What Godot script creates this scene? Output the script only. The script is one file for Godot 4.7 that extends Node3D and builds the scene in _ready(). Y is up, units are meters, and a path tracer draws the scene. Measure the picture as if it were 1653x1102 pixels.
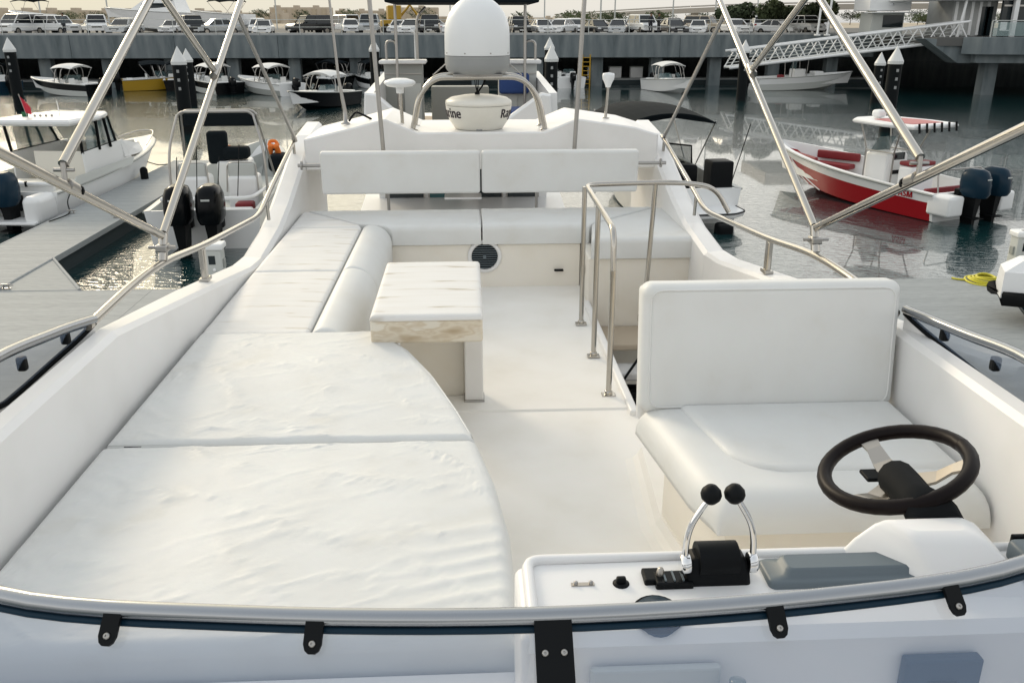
extends Node3D
# Flybridge of a motor yacht moored stern-to in a marina. Metres, y up, water at y = 0, the yacht's length along z.
const FL := 3.3
var M := {}
var taken := {}
var rng := RandomNumberGenerator.new()


class MB:
	var st := SurfaceTool.new()
	var inv := Transform3D()
	var pre := Transform3D()
	var groups := 0
	var tint = null

	func _init(t: Node3D = null):
		st.begin(Mesh.PRIMITIVE_TRIANGLES)
		if t:
			inv = t.transform.affine_inverse()

	func emit(a: PackedVector3Array, smooth := false, closed := true) -> MB:
		var c := Vector3.ZERO
		for p in a:
			c += p
		c /= maxi(a.size(), 1)
		var vol := 0.0
		var i := 0
		while i < a.size():
			vol += (a[i] - c).dot((a[i + 1] - c).cross(a[i + 2] - c))
			i += 3
		var rev := vol > 0.0 or not closed
		groups += 1
		st.set_smooth_group(groups if smooth else -1)
		var x := inv * pre
		i = 0
		while i < a.size():
			for k in ([0, 2, 1] if rev else [0, 1, 2]):
				if tint != null:
					st.set_color(tint)
				st.add_vertex(x * a[i + k])
			i += 3
		return self

	static func q(t: PackedVector3Array, a: Vector3, b: Vector3, c: Vector3, d: Vector3) -> void:
		t.append_array([a, b, c])
		t.append_array([a, c, d])

	func loft(s: Array, smooth := true, caps := true, ring := true) -> MB:
		var t := PackedVector3Array()
		var n: int = s[0].size()
		for i in s.size() - 1:
			for k in (n if ring else n - 1):
				var k2 := (k + 1) % n
				q(t, s[i][k], s[i][k2], s[i + 1][k2], s[i + 1][k])
		if not caps:
			return emit(t, smooth, false)
		var e := PackedVector3Array()
		for w in 2:
			var r = s[0] if w == 0 else s[s.size() - 1]
			var c := Vector3.ZERO
			for p in r:
				c += p
			c /= n
			for k in n:
				if w == 0:
					e.append_array([c, r[(k + 1) % n], r[k]])
				else:
					e.append_array([c, r[k], r[(k + 1) % n]])
		# orient the skin and the caps alike
		var all := t.duplicate()
		all.append_array(e)
		var m := Vector3.ZERO
		for p in all:
			m += p
		m /= all.size()
		var vol := 0.0
		for j in range(0, all.size(), 3):
			vol += (all[j] - m).dot((all[j + 1] - m).cross(all[j + 2] - m))
		if vol < 0:
			t.reverse()
			e.reverse()
		emit(t, smooth, false)
		return emit(e, false, false)

	func box(c: Vector3, s: Vector3, r := 0.0, seg := 1, b := Basis()) -> MB:
		var t := PackedVector3Array()
		var h := s / 2
		r = minf(r, minf(h.x, minf(h.y, h.z)) * 0.98)
		for f in 6:
			var ax := f / 2
			var sg := 1.0 if f % 2 == 0 else -1.0
			var au := (ax + 1) % 3
			var av := (ax + 2) % 3
			var us := edges(h[au], r, seg)
			var vs := edges(h[av], r, seg)
			for i in us.size() - 1:
				for j in vs.size() - 1:
					var pts := []
					for uv in [[i, j], [i + 1, j], [i + 1, j + 1], [i, j + 1]]:
						var p := Vector3()
						p[ax] = h[ax] * sg
						p[au] = us[uv[0]]
						p[av] = vs[uv[1]]
						if r > 0.0:
							var k := p.clamp(-(h - Vector3(r, r, r)), h - Vector3(r, r, r))
							p = k + (p - k).normalized() * r
						pts.append(c + b * p)
					if sg > 0:
						q(t, pts[0], pts[1], pts[2], pts[3])
					else:
						q(t, pts[0], pts[3], pts[2], pts[1])
		return emit(t, r > 0.0 and seg > 1, true)

	static func edges(h: float, r: float, seg: int) -> Array:
		if r <= 0.0:
			return [-h, h]
		var o := []
		for i in seg + 1:
			o.append(-h + r * (1.0 - tan((1.0 - float(i) / seg) * PI / 4)))
		for i in range(seg, -1, -1):
			o.append(h - r * (1.0 - tan((1.0 - float(i) / seg) * PI / 4)))
		return o

	func tube(p: Array, r, sides := 8, smooth := true) -> MB:
		var s := []
		var up := Vector3.ZERO
		for i in p.size():
			var d: Vector3 = (p[mini(i + 1, p.size() - 1)] - p[maxi(i - 1, 0)]).normalized()
			if i == 0:
				up = d.cross(Vector3.UP if absf(d.y) < 0.9 else Vector3.RIGHT).normalized()
			else:
				up = (up - d * up.dot(d)).normalized()
			var side := d.cross(up)
			var rr: float = r[i] if r is Array else r
			var ring := PackedVector3Array()
			for k in sides:
				var a := TAU * k / sides
				ring.append(p[i] + (up * cos(a) + side * sin(a)) * rr)
			s.append(ring)
		return loft(s, smooth)

	func lathe(prof: Array, c: Vector3, segs := 16, b := Basis(), smooth := true) -> MB:
		var s := []
		for v in prof:
			var ring := PackedVector3Array()
			for k in segs:
				var a := TAU * k / segs
				ring.append(c + b * Vector3(cos(a) * maxf(v[0], 0.0008), v[1], sin(a) * maxf(v[0], 0.0008)))
			s.append(ring)
		return loft(s, smooth)

	func prism(poly: Array, ax: String, d0: float, d1: float, bev := 0.0) -> MB:
		var p := PackedVector2Array()
		for v in poly:
			p.append(v if v is Vector2 else Vector2(v[0], v[1]))
		if Geometry2D.is_polygon_clockwise(p):
			p.reverse()
		var n := p.size()
		var ins := PackedVector2Array()
		for i in n:
			var a := (p[i] - p[(i + n - 1) % n]).normalized()
			var b := (p[(i + 1) % n] - p[i]).normalized()
			var na := Vector2(-a.y, a.x)
			var nb := Vector2(-b.y, b.x)
			var m := (na + nb).normalized()
			ins.append(p[i] + m * bev / maxf(0.35, m.dot(na)))
		var sg := signf(d1 - d0)
		var rings := [[p, d0], [p, d1]]
		if bev > 0.0:
			rings = [[ins, d0], [p, d0 + sg * bev], [p, d1 - sg * bev], [ins, d1]]
		var pt := func(v: Vector2, d: float) -> Vector3:
			return Vector3(v.x, d, v.y) if ax == "y" else Vector3(v.x, v.y, d) if ax == "z" else Vector3(d, v.y, v.x)
		var t := PackedVector3Array()
		for i in rings.size() - 1:
			for k in n:
				var k2 := (k + 1) % n
				q(t, pt.call(rings[i][0][k], rings[i][1]), pt.call(rings[i][0][k2], rings[i][1]), pt.call(rings[i + 1][0][k2], rings[i + 1][1]), pt.call(rings[i + 1][0][k], rings[i + 1][1]))
		var tri := Geometry2D.triangulate_polygon(ins)
		for w in 2:
			var rg = rings[0] if w == 0 else rings[rings.size() - 1]
			for j in range(0, tri.size(), 3):
				var a: Vector3 = pt.call(rg[0][tri[j]], rg[1])
				var b: Vector3 = pt.call(rg[0][tri[j + 1]], rg[1])
				var c: Vector3 = pt.call(rg[0][tri[j + 2]], rg[1])
				var nrm := (b - a).cross(c - a)
				var out: Vector3 = pt.call(Vector2.ZERO, rg[1]) - pt.call(Vector2.ZERO, rings[1][1] if w == 0 else rings[0][1])
				# keep the caps' turn the same as the skin's: decided below by volume, so only make them consistent
				var first: Vector3 = pt.call(rings[0][0][1], rings[0][1]) - pt.call(rings[0][0][0], rings[0][1])
				var along: Vector3 = pt.call(rings[1][0][1], rings[1][1]) - pt.call(rings[0][0][1], rings[0][1])
				var skin_n := first.cross(along)
				var edge_n := Vector2((p[1] - p[0]).y, -(p[1] - p[0]).x)
				var out_skin: Vector3 = pt.call(edge_n, 0.0) - pt.call(Vector2.ZERO, 0.0)
				var outward := skin_n.dot(out_skin) > 0
				if (nrm.dot(out) > 0) == outward:
					t.append_array([a, b, c])
				else:
					t.append_array([a, c, b])
		return emit(t, false, true)

	# a padded slab on a grid: left and right edges may run with z, edges rounded by r = [left, right, z0, z1]
	func pad(xl: Callable, xr: Callable, z0: float, z1: float, yb: float, yt: float, r: Array, nx: int, nz: int, puff := 0.0, wr = null) -> MB:
		var g := []
		for j in nz + 1:
			var v := 0.5 - 0.5 * cos(PI * j / nz)
			var z := lerpf(z0, z1, v)
			var row := PackedVector3Array()
			for i in nx + 1:
				var u := 0.5 - 0.5 * cos(PI * i / nx)
				var a: float = xl.call(z)
				var b: float = xr.call(z)
				var x := lerpf(a, b, u)
				var kx := 0.0
				var kr: float = r[0]
				if x - a < r[0]:
					kx = 1.0 - (x - a) / r[0]
				if b - x < r[1]:
					kx = maxf(kx, 1.0 - (b - x) / r[1])
					kr = r[1]
				var kz := 0.0
				var kq: float = r[2]
				if absf(z - z0) < r[2]:
					kz = 1.0 - absf(z - z0) / r[2]
				if absf(z1 - z) < r[3]:
					kz = maxf(kz, 1.0 - absf(z1 - z) / r[3])
					kq = r[3]
				var k := minf(1.0, sqrt(kx * kx + kz * kz))
				var dx := kr * (1.0 - sqrt(1.0 - kx * kx))
				var dz := kq * (1.0 - sqrt(1.0 - kz * kz))
				var y := yt - sqrt(dx * dx + dz * dz) + puff * sin(PI * u) * sin(PI * v)
				if wr != null:
					y += wr.call(x, z) * (1.0 - k)
				row.append(Vector3(x, maxf(y, yb + 0.004), z))
			g.append(row)
		var t := PackedVector3Array()
		for j in nz:
			for i in nx:
				q(t, g[j][i], g[j][i + 1], g[j + 1][i + 1], g[j + 1][i])
		var rim := PackedVector3Array()
		for i in nx:
			rim.append(g[0][i])
		for j in nz:
			rim.append(g[j][nx])
		for i in range(nx, 0, -1):
			rim.append(g[nz][i])
		for j in range(nz, 0, -1):
			rim.append(g[j][0])
		var n := rim.size()
		var s := PackedVector3Array()
		for k in n:
			var a := rim[k]
			var b := rim[(k + 1) % n]
			q(s, b, a, Vector3(a.x, yb, a.z), Vector3(b.x, yb, b.z))
		for j in nz:
			var a: Vector3 = g[j][0]
			var b: Vector3 = g[j][nx]
			var c: Vector3 = g[j + 1][nx]
			var d: Vector3 = g[j + 1][0]
			q(s, Vector3(d.x, yb, d.z), Vector3(c.x, yb, c.z), Vector3(b.x, yb, b.z), Vector3(a.x, yb, a.z))
		t.append_array(s)
		return emit(t, true, true)


func numbered(called: String) -> String:
	if not taken.has(called):
		taken[called] = 0
		return called
	taken[called] += 1
	return "%s_%03d" % [called, taken[called]]


func tag(o: Node3D, label: String, category: String, group := "", kind := "") -> Node3D:
	for kv in [["label", label], ["category", category], ["group", group], ["kind", kind]]:
		if kv[1] != "":
			o.set_meta(kv[0], kv[1])
	return o


func thing(called: String, label: String, category: String, at := Vector3.ZERO, turn := 0.0, group := "") -> Node3D:
	var o := Node3D.new()
	o.name = numbered(called)
	add_child(o)
	o.position = at
	o.rotation.y = turn
	return tag(o, label, category, group)


func obj(called: String, b: MB, m: Material, parent: Node = null) -> MeshInstance3D:
	var o := MeshInstance3D.new()
	b.st.generate_normals()
	o.mesh = b.st.commit()
	o.material_override = m
	if parent:
		o.name = called
		parent.add_child(o, true)
	else:
		o.name = numbered(called)
		add_child(o)
	return o


func struct(called: String, b: MB, m: Material) -> MeshInstance3D:
	var o := obj(called, b, m)
	o.set_meta("kind", "structure")
	return o


func dup(root: Node3D, at: Vector3, turn: float, label: String) -> Node3D:
	var r: Node3D = root.duplicate()
	r.name = numbered(String(root.name).split("_0")[0])
	add_child(r)
	r.position = at
	r.rotation.y = turn
	r.set_meta("label", label)
	return r


func share(called: String, mesh: Mesh, m: Material, at: Vector3, parent: Node) -> MeshInstance3D:
	var o := MeshInstance3D.new()
	o.mesh = mesh
	o.material_override = m
	o.position = at
	o.name = called
	parent.add_child(o, true)
	return o


# a line with its corners rounded
func bend(p: Array, r := 0.05, n := 5) -> Array:
	var o := [p[0]]
	for i in range(1, p.size() - 1):
		var a: Vector3 = (p[i - 1] - p[i])
		var b: Vector3 = (p[i + 1] - p[i])
		var k := minf(r, minf(a.length(), b.length()) * 0.49)
		var s: Vector3 = p[i] + a.normalized() * k
		var e: Vector3 = p[i] + b.normalized() * k
		for j in n + 1:
			var t := float(j) / n
			o.append(s.lerp(p[i], t).lerp((p[i] as Vector3).lerp(e, t), t))
	o.append(p[p.size() - 1])
	return o


# a smooth line through points
func curve(p: Array, n := 6) -> Array:
	var o := []
	for i in p.size() - 1:
		var a: Vector3 = p[maxi(i - 1, 0)]
		var d: Vector3 = p[mini(i + 2, p.size() - 1)]
		for j in n:
			o.append((p[i] as Vector3).cubic_interpolate(p[i + 1], a, d, float(j) / n))
	o.append(p[p.size() - 1])
	return o


func interp(x: float, xs: Array, ys: Array) -> float:
	for i in xs.size() - 1:
		var lo: float = minf(xs[i], xs[i + 1])
		var hi: float = maxf(xs[i], xs[i + 1])
		if x >= lo and x <= hi:
			return lerpf(ys[i], ys[i + 1], (x - xs[i]) / (xs[i + 1] - xs[i]))
	return ys[0] if absf(x - xs[0]) < absf(x - xs[xs.size() - 1]) else ys[ys.size() - 1]


# ring of a rectangle with rounded corners, at height y
func rrect(x0: float, x1: float, z0: float, z1: float, r: float, y: float) -> PackedVector3Array:
	var o := PackedVector3Array()
	for c in [[x1 - r, z1 - r, 0.0], [x0 + r, z1 - r, 0.5], [x0 + r, z0 + r, 1.0], [x1 - r, z0 + r, 1.5]]:
		for k in 5:
			var a: float = PI * (c[2] + k / 8.0)
			o.append(Vector3(c[0] + cos(a) * r, y, c[1] + sin(a) * r))
	return o


func V(x: float, y: float, z: float) -> Vector3:
	return Vector3(x, y, z)


func mat(called: String, r: float, g: float, b: float, rough := 0.5, metal := 0.0) -> StandardMaterial3D:
	var m := StandardMaterial3D.new()
	m.albedo_color = Color(r, g, b).linear_to_srgb()
	m.roughness = rough
	m.metallic = metal
	m.resource_name = called
	M[called] = m
	return m


func noise_tex(seed_: int, freq: float, oct: int, stops: Array, size := 256, normal := 0.0) -> NoiseTexture2D:
	var f := FastNoiseLite.new()
	f.seed = seed_
	f.noise_type = FastNoiseLite.TYPE_SIMPLEX_SMOOTH
	f.frequency = freq
	f.fractal_octaves = oct
	var t := NoiseTexture2D.new()
	t.width = size
	t.height = size
	t.seamless = true
	t.noise = f
	if normal > 0.0:
		t.as_normal_map = true
		t.bump_strength = normal
	elif stops:
		var gr := Gradient.new()
		gr.offsets = PackedFloat32Array(stops.map(func(s): return s[0]))
		gr.colors = PackedColorArray(stops.map(func(s): return Color(s[1], s[2], s[3]).linear_to_srgb()))
		t.color_ramp = gr
	return t


func skin(m: StandardMaterial3D, tex: Texture2D, scale: Vector3, bump: Texture2D = null, depth := 0.1) -> StandardMaterial3D:
	m.uv1_triplanar = true
	m.uv1_world_triplanar = true
	m.uv1_scale = scale
	if tex:
		m.albedo_texture = tex
	if bump:
		m.heightmap_enabled = true
		m.heightmap_texture = bump
		m.heightmap_scale = depth
	return m


func make_materials() -> void:
	var fine := noise_tex(3, 0.09, 3, [])
	var soft := noise_tex(5, 0.02, 3, [])
	skin(mat("gelcoat", 1, 1, 1, 0.32), noise_tex(11, 0.012, 4, [[0.0, 0.76, 0.755, 0.74], [0.45, 0.80, 0.795, 0.785], [1.0, 0.82, 0.815, 0.81]]), V(0.7, 0.7, 0.7), soft, 0.05)
	skin(mat("cream", 1, 1, 1, 0.42), noise_tex(12, 0.014, 5, [[0.0, 0.79, 0.74, 0.65], [0.4, 0.82, 0.78, 0.70], [0.7, 0.83, 0.79, 0.715], [1.0, 0.84, 0.80, 0.73]]), V(0.6, 0.6, 0.6), fine, 0.02)
	skin(mat("floor_gelcoat", 1, 1, 1, 0.5), noise_tex(13, 0.016, 5, [[0.0, 0.80, 0.775, 0.72], [0.4, 0.84, 0.82, 0.775], [0.7, 0.86, 0.84, 0.80], [1.0, 0.865, 0.85, 0.82]]), V(0.55, 0.55, 0.55), fine, 0.06)
	var vin := skin(mat("vinyl", 1, 1, 1, 0.5), noise_tex(14, 0.013, 5, [[0.0, 0.63, 0.625, 0.59], [0.3, 0.67, 0.675, 0.66], [0.7, 0.69, 0.70, 0.69], [1.0, 0.70, 0.71, 0.705]]), V(0.8, 0.8, 0.8), fine, 0.05)
	vin.rim_enabled = true
	vin.rim = 0.15
	skin(mat("worn_vinyl", 1, 1, 1, 0.55), noise_tex(15, 0.02, 5, [[0.0, 0.36, 0.31, 0.24], [0.10, 0.54, 0.50, 0.43], [0.19, 0.72, 0.71, 0.685], [1.0, 0.765, 0.765, 0.755]]), V(0.3, 0.9, 2.3), fine, 0.05)
	skin(mat("stained_vinyl", 1, 1, 1, 0.55), noise_tex(16, 0.013, 4, [[0.0, 0.44, 0.34, 0.22], [0.26, 0.58, 0.49, 0.36], [0.4, 0.70, 0.63, 0.51], [0.5, 0.60, 0.51, 0.38], [0.6, 0.73, 0.68, 0.58], [1.0, 0.76, 0.72, 0.64]]), V(0.9, 2.4, 0.9), fine, 0.05)
	mat("steel", 0.46, 0.44, 0.405, 0.16, 1.0)
	mat("dull_steel", 0.38, 0.37, 0.355, 0.32, 1.0)
	mat("rail_steel", 0.34, 0.355, 0.375, 0.2, 1.0)
	mat("chrome", 0.80, 0.80, 0.80, 0.06, 1.0)
	mat("black_plastic", 0.005, 0.006, 0.007, 0.5)
	mat("black_rubber", 0.007, 0.008, 0.009, 0.75)
	mat("black_gloss", 0.004, 0.005, 0.006, 0.2)
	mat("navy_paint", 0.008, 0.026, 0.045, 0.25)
	mat("grey_cover", 0.115, 0.145, 0.165, 0.45)
	mat("wheel_rim", 0.006, 0.0035, 0.0035, 0.42)
	mat("brushed", 0.42, 0.39, 0.35, 0.38, 1.0)
	mat("white_paint", 0.78, 0.79, 0.79, 0.3)
	mat("dome_white", 0.80, 0.82, 0.83, 0.38)
	mat("dome_grey", 0.30, 0.31, 0.31, 0.45)
	mat("ivory", 0.76, 0.74, 0.67, 0.4)
	mat("print_black", 0.02, 0.012, 0.02, 0.6)
	mat("seam", 0.16, 0.155, 0.145, 0.8)
	mat("red_paint", 0.30, 0.008, 0.014, 0.3)
	mat("red_cushion", 0.20, 0.012, 0.018, 0.6)
	mat("yellow_paint", 0.40, 0.24, 0.012, 0.3)
	mat("yellow_hose", 0.62, 0.56, 0.04, 0.5)
	mat("grey_panel", 0.30, 0.315, 0.30, 0.45)
	mat("pale_panel", 0.50, 0.52, 0.50, 0.45)
	mat("blue_canvas", 0.02, 0.055, 0.19, 0.8)
	mat("black_canvas", 0.008, 0.012, 0.015, 0.9)
	mat("white_canvas", 0.72, 0.72, 0.70, 0.8)
	mat("orange", 0.80, 0.20, 0.03, 0.7)
	mat("flag_red", 0.45, 0.02, 0.04, 0.8)
	mat("flag_green", 0.02, 0.12, 0.05, 0.8)
	skin(mat("teak", 1, 1, 1, 0.6), noise_tex(21, 0.03, 3, [[0.0, 0.34, 0.25, 0.17], [1.0, 0.46, 0.36, 0.26]]), V(2, 2, 0.4))
	mat("tan", 0.50, 0.42, 0.32, 0.6)
	skin(mat("plank", 1, 1, 1, 0.75), noise_tex(22, 0.025, 4, [[0.0, 0.25, 0.27, 0.275], [0.5, 0.295, 0.315, 0.32], [1.0, 0.325, 0.345, 0.345]]), V(0.5, 1, 2.5), fine, 0.1)
	skin(mat("plank_pale", 1, 1, 1, 0.75), noise_tex(23, 0.025, 4, [[0.0, 0.27, 0.29, 0.295], [0.5, 0.315, 0.335, 0.34], [1.0, 0.35, 0.37, 0.37]]), V(0.5, 1, 2.5), fine, 0.1)
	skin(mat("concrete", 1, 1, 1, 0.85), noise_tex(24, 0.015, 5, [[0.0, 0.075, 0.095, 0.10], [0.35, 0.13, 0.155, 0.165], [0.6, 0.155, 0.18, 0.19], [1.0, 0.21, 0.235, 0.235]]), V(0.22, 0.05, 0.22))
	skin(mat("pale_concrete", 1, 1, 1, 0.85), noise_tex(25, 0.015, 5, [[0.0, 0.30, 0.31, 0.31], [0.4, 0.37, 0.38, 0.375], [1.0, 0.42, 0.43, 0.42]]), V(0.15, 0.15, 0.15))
	mat("dark_float", 0.03, 0.045, 0.05, 0.8)
	mat("pile_black", 0.005, 0.007, 0.008, 0.6)
	mat("pile_cap", 0.66, 0.67, 0.66, 0.5)
	mat("asphalt", 0.11, 0.11, 0.105, 0.9)
	mat("beige_stone", 0.42, 0.36, 0.27, 0.9)
	mat("warm_wall", 0.46, 0.40, 0.32, 0.9)
	mat("bridge_concrete", 0.42, 0.41, 0.39, 0.9)
	mat("foliage", 0.045, 0.065, 0.03, 0.9)
	mat("foliage_light", 0.075, 0.10, 0.045, 0.9)
	mat("bark", 0.10, 0.075, 0.05, 0.9)
	mat("car_white", 0.76, 0.77, 0.77, 0.2)
	mat("car_black", 0.012, 0.013, 0.014, 0.15)
	mat("car_silver", 0.38, 0.40, 0.41, 0.25, 0.5)
	mat("car_tan", 0.50, 0.43, 0.33, 0.3)
	mat("car_glass", 0.014, 0.017, 0.019, 0.06)
	mat("tyre", 0.012, 0.012, 0.012, 0.8)
	mat("head_lamp", 0.62, 0.64, 0.66, 0.1)
	mat("tail_lamp", 0.30, 0.01, 0.01, 0.2)
	mat("dark_glass", 0.012, 0.020, 0.024, 0.05)
	mat("teal_glass", 0.03, 0.10, 0.11, 0.08)
	mat("skin_tone", 0.24, 0.13, 0.08, 0.6)
	for k in ["black_plastic", "black_rubber", "black_gloss", "black_canvas", "pile_black", "navy_paint", "red_paint", "wheel_rim"]:
		M[k].metallic_specular = 0.25
	var body := mat("clothes", 1, 1, 1, 0.8)
	body.vertex_color_use_as_albedo = true
	for g in [["screen_glass", 0.22, 0.30, 0.44, 0.40], ["boat_glass", 0.10, 0.17, 0.18, 0.42], ["rail_glass", 0.30, 0.42, 0.42, 0.30]]:
		var m := mat(g[0], g[1], g[2], g[3], 0.03)
		m.transparency = BaseMaterial3D.TRANSPARENCY_ALPHA
		m.albedo_color.a = g[4]
	var w := mat("water", 0.006, 0.034, 0.037, 0.035)
	w.metallic_specular = 1.0
	w.clearcoat_enabled = true
	w.clearcoat = 0.6
	w.clearcoat_roughness = 0.03
	w.uv1_triplanar = true
	w.uv1_world_triplanar = true
	w.uv1_scale = V(0.15, 0.15, 0.40)
	w.normal_enabled = true
	w.normal_texture = noise_tex(31, 0.013, 5, [], 1024, 6.0)
	w.normal_scale = 1.0


func look() -> void:
	var c := Camera3D.new()
	c.name = "camera"
	c.position = V(-0.1, 5.2, 0)
	c.rotation_degrees = V(-20.0, -2.9, 0)
	c.fov = 42.42
	c.near = 0.05
	c.far = 6000.0
	add_child(c)
	c.current = true
	# a hazy bright evening sky: cream towards the low sun, pale grey-blue overhead
	var w := 512
	var h := 256
	var im := Image.create(w, h, false, Image.FORMAT_RGBF)
	var sun := V(-0.52, 0.20, -0.82).normalized()
	for y in h:
		var el := PI / 2 - PI * (y + 0.5) / h
		for x in w:
			var az := TAU * (x + 0.5) / w
			var d := V(sin(az) * cos(el), sin(el), -cos(az) * cos(el))
			var e := maxf(d.y, 0.0)
			var flat := V(d.x, 0, d.z).normalized().dot(V(sun.x, 0, sun.z).normalized())
			var col := Vector3(0.64, 0.70, 0.765).lerp(Vector3(1.72, 1.66, 1.54), exp(-e / 0.36)) * (0.92 + 0.12 * flat)
			col = Vector3(0.73, 0.705, 0.665).lerp(col, smoothstep(0.025, 0.14, e))
			var near := exp(-(1.0 - d.dot(sun)) / 0.16)
			col += Vector3(1.05, 0.78, 0.24) * near * smoothstep(0.02, 0.16, d.y)
			col -= Vector3(-0.02, 0.02, 0.16) * near * (1.0 - smoothstep(0.02, 0.10, e))
			if d.y < 0.0:
				col = Vector3(0.45, 0.46, 0.46)
			im.set_pixel(x, y, Color(col.x, col.y, col.z))
	var pm := PanoramaSkyMaterial.new()
	pm.panorama = ImageTexture.create_from_image(im)
	var sky := Sky.new()
	sky.sky_material = pm
	var env := Environment.new()
	env.background_mode = Environment.BG_SKY
	env.sky = sky
	env.tonemap_mode = Environment.TONE_MAPPER_LINEAR
	env.tonemap_exposure = 1.14
	env.background_energy_multiplier = 1.0
	env.sdfgi_enabled = true
	env.ssao_enabled = true
	env.ssil_enabled = true
	var we := WorldEnvironment.new()
	we.name = "environment"
	we.environment = env
	add_child(we)
	var l := DirectionalLight3D.new()
	l.name = "sun"
	l.light_energy = 0.42
	l.light_color = Color(1.0, 0.93, 0.82)
	l.light_angular_distance = 14.0
	l.shadow_enabled = true
	add_child(l)
	l.look_at_from_position(V(-52, 44, -82), Vector3.ZERO)


func setting() -> void:
	var b := MB.new()
	var t := PackedVector3Array()
	MB.q(t, V(-700, 0, 40), V(700, 0, 40), V(700, 0, -800), V(-700, 0, -800))
	b.emit(t, false, false)
	struct("water", b, M.water)


# coaming section at z: inner edge x, outer edge x, height of its top
func coaming(t: Node3D, s: float) -> void:
	var xi := 1.42 if s < 0 else 1.46
	var rows := []
	for k in [[-1.2, 4.11], [-3.18, 4.11], [-4.2, 3.955], [-5.3, 3.785], [-5.6, 3.765]]:
		xi = 1.42 if s < 0 else interp(k[0], [-1.2, -3.18, -4.2, -5.6], [1.545, 1.54, 1.49, 1.46])
		if s > 0:
			k[1] -= 0.025 * smoothstep(-4.2, -3.2, k[0])
		var xo := xi + interp(k[0], [-1.2, -3.18, -4.2, -5.6], [0.08, 0.085, 0.13, 0.15])
		rows.append(PackedVector3Array([V(s * xi, 3.2, k[0]), V(s * xi, k[1] - 0.02, k[0]), V(s * (xi + 0.02), k[1], k[0]), V(s * (xo - 0.02), k[1] + 0.01, k[0]), V(s * xo, k[1] - 0.01, k[0]), V(s * (xo + 0.12), 3.2, k[0])]))
	obj("coaming", MB.new(t).loft(rows, false), M.gelcoat, t)
	rows = []
	for k in [[-5.603, 3.765], [-6.2, 3.83], [-6.6, 3.92], [-7.0, 4.04], [-7.4, 4.17], [-7.75, 4.285], [-8.3, 4.34]]:
		var xo := xi + 0.16
		rows.append(PackedVector3Array([V(s * xi, 3.2, k[0]), V(s * xi, k[1] - 0.025, k[0]), V(s * (xi + 0.025), k[1], k[0]), V(s * (xo - 0.03), k[1], k[0]), V(s * xo, k[1] - 0.03, k[0]), V(s * (xo + 0.1), 3.2, k[0])]))
	obj("arch_leg", MB.new(t).loft(rows, false), M.gelcoat, t)


var rail_line := []


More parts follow.
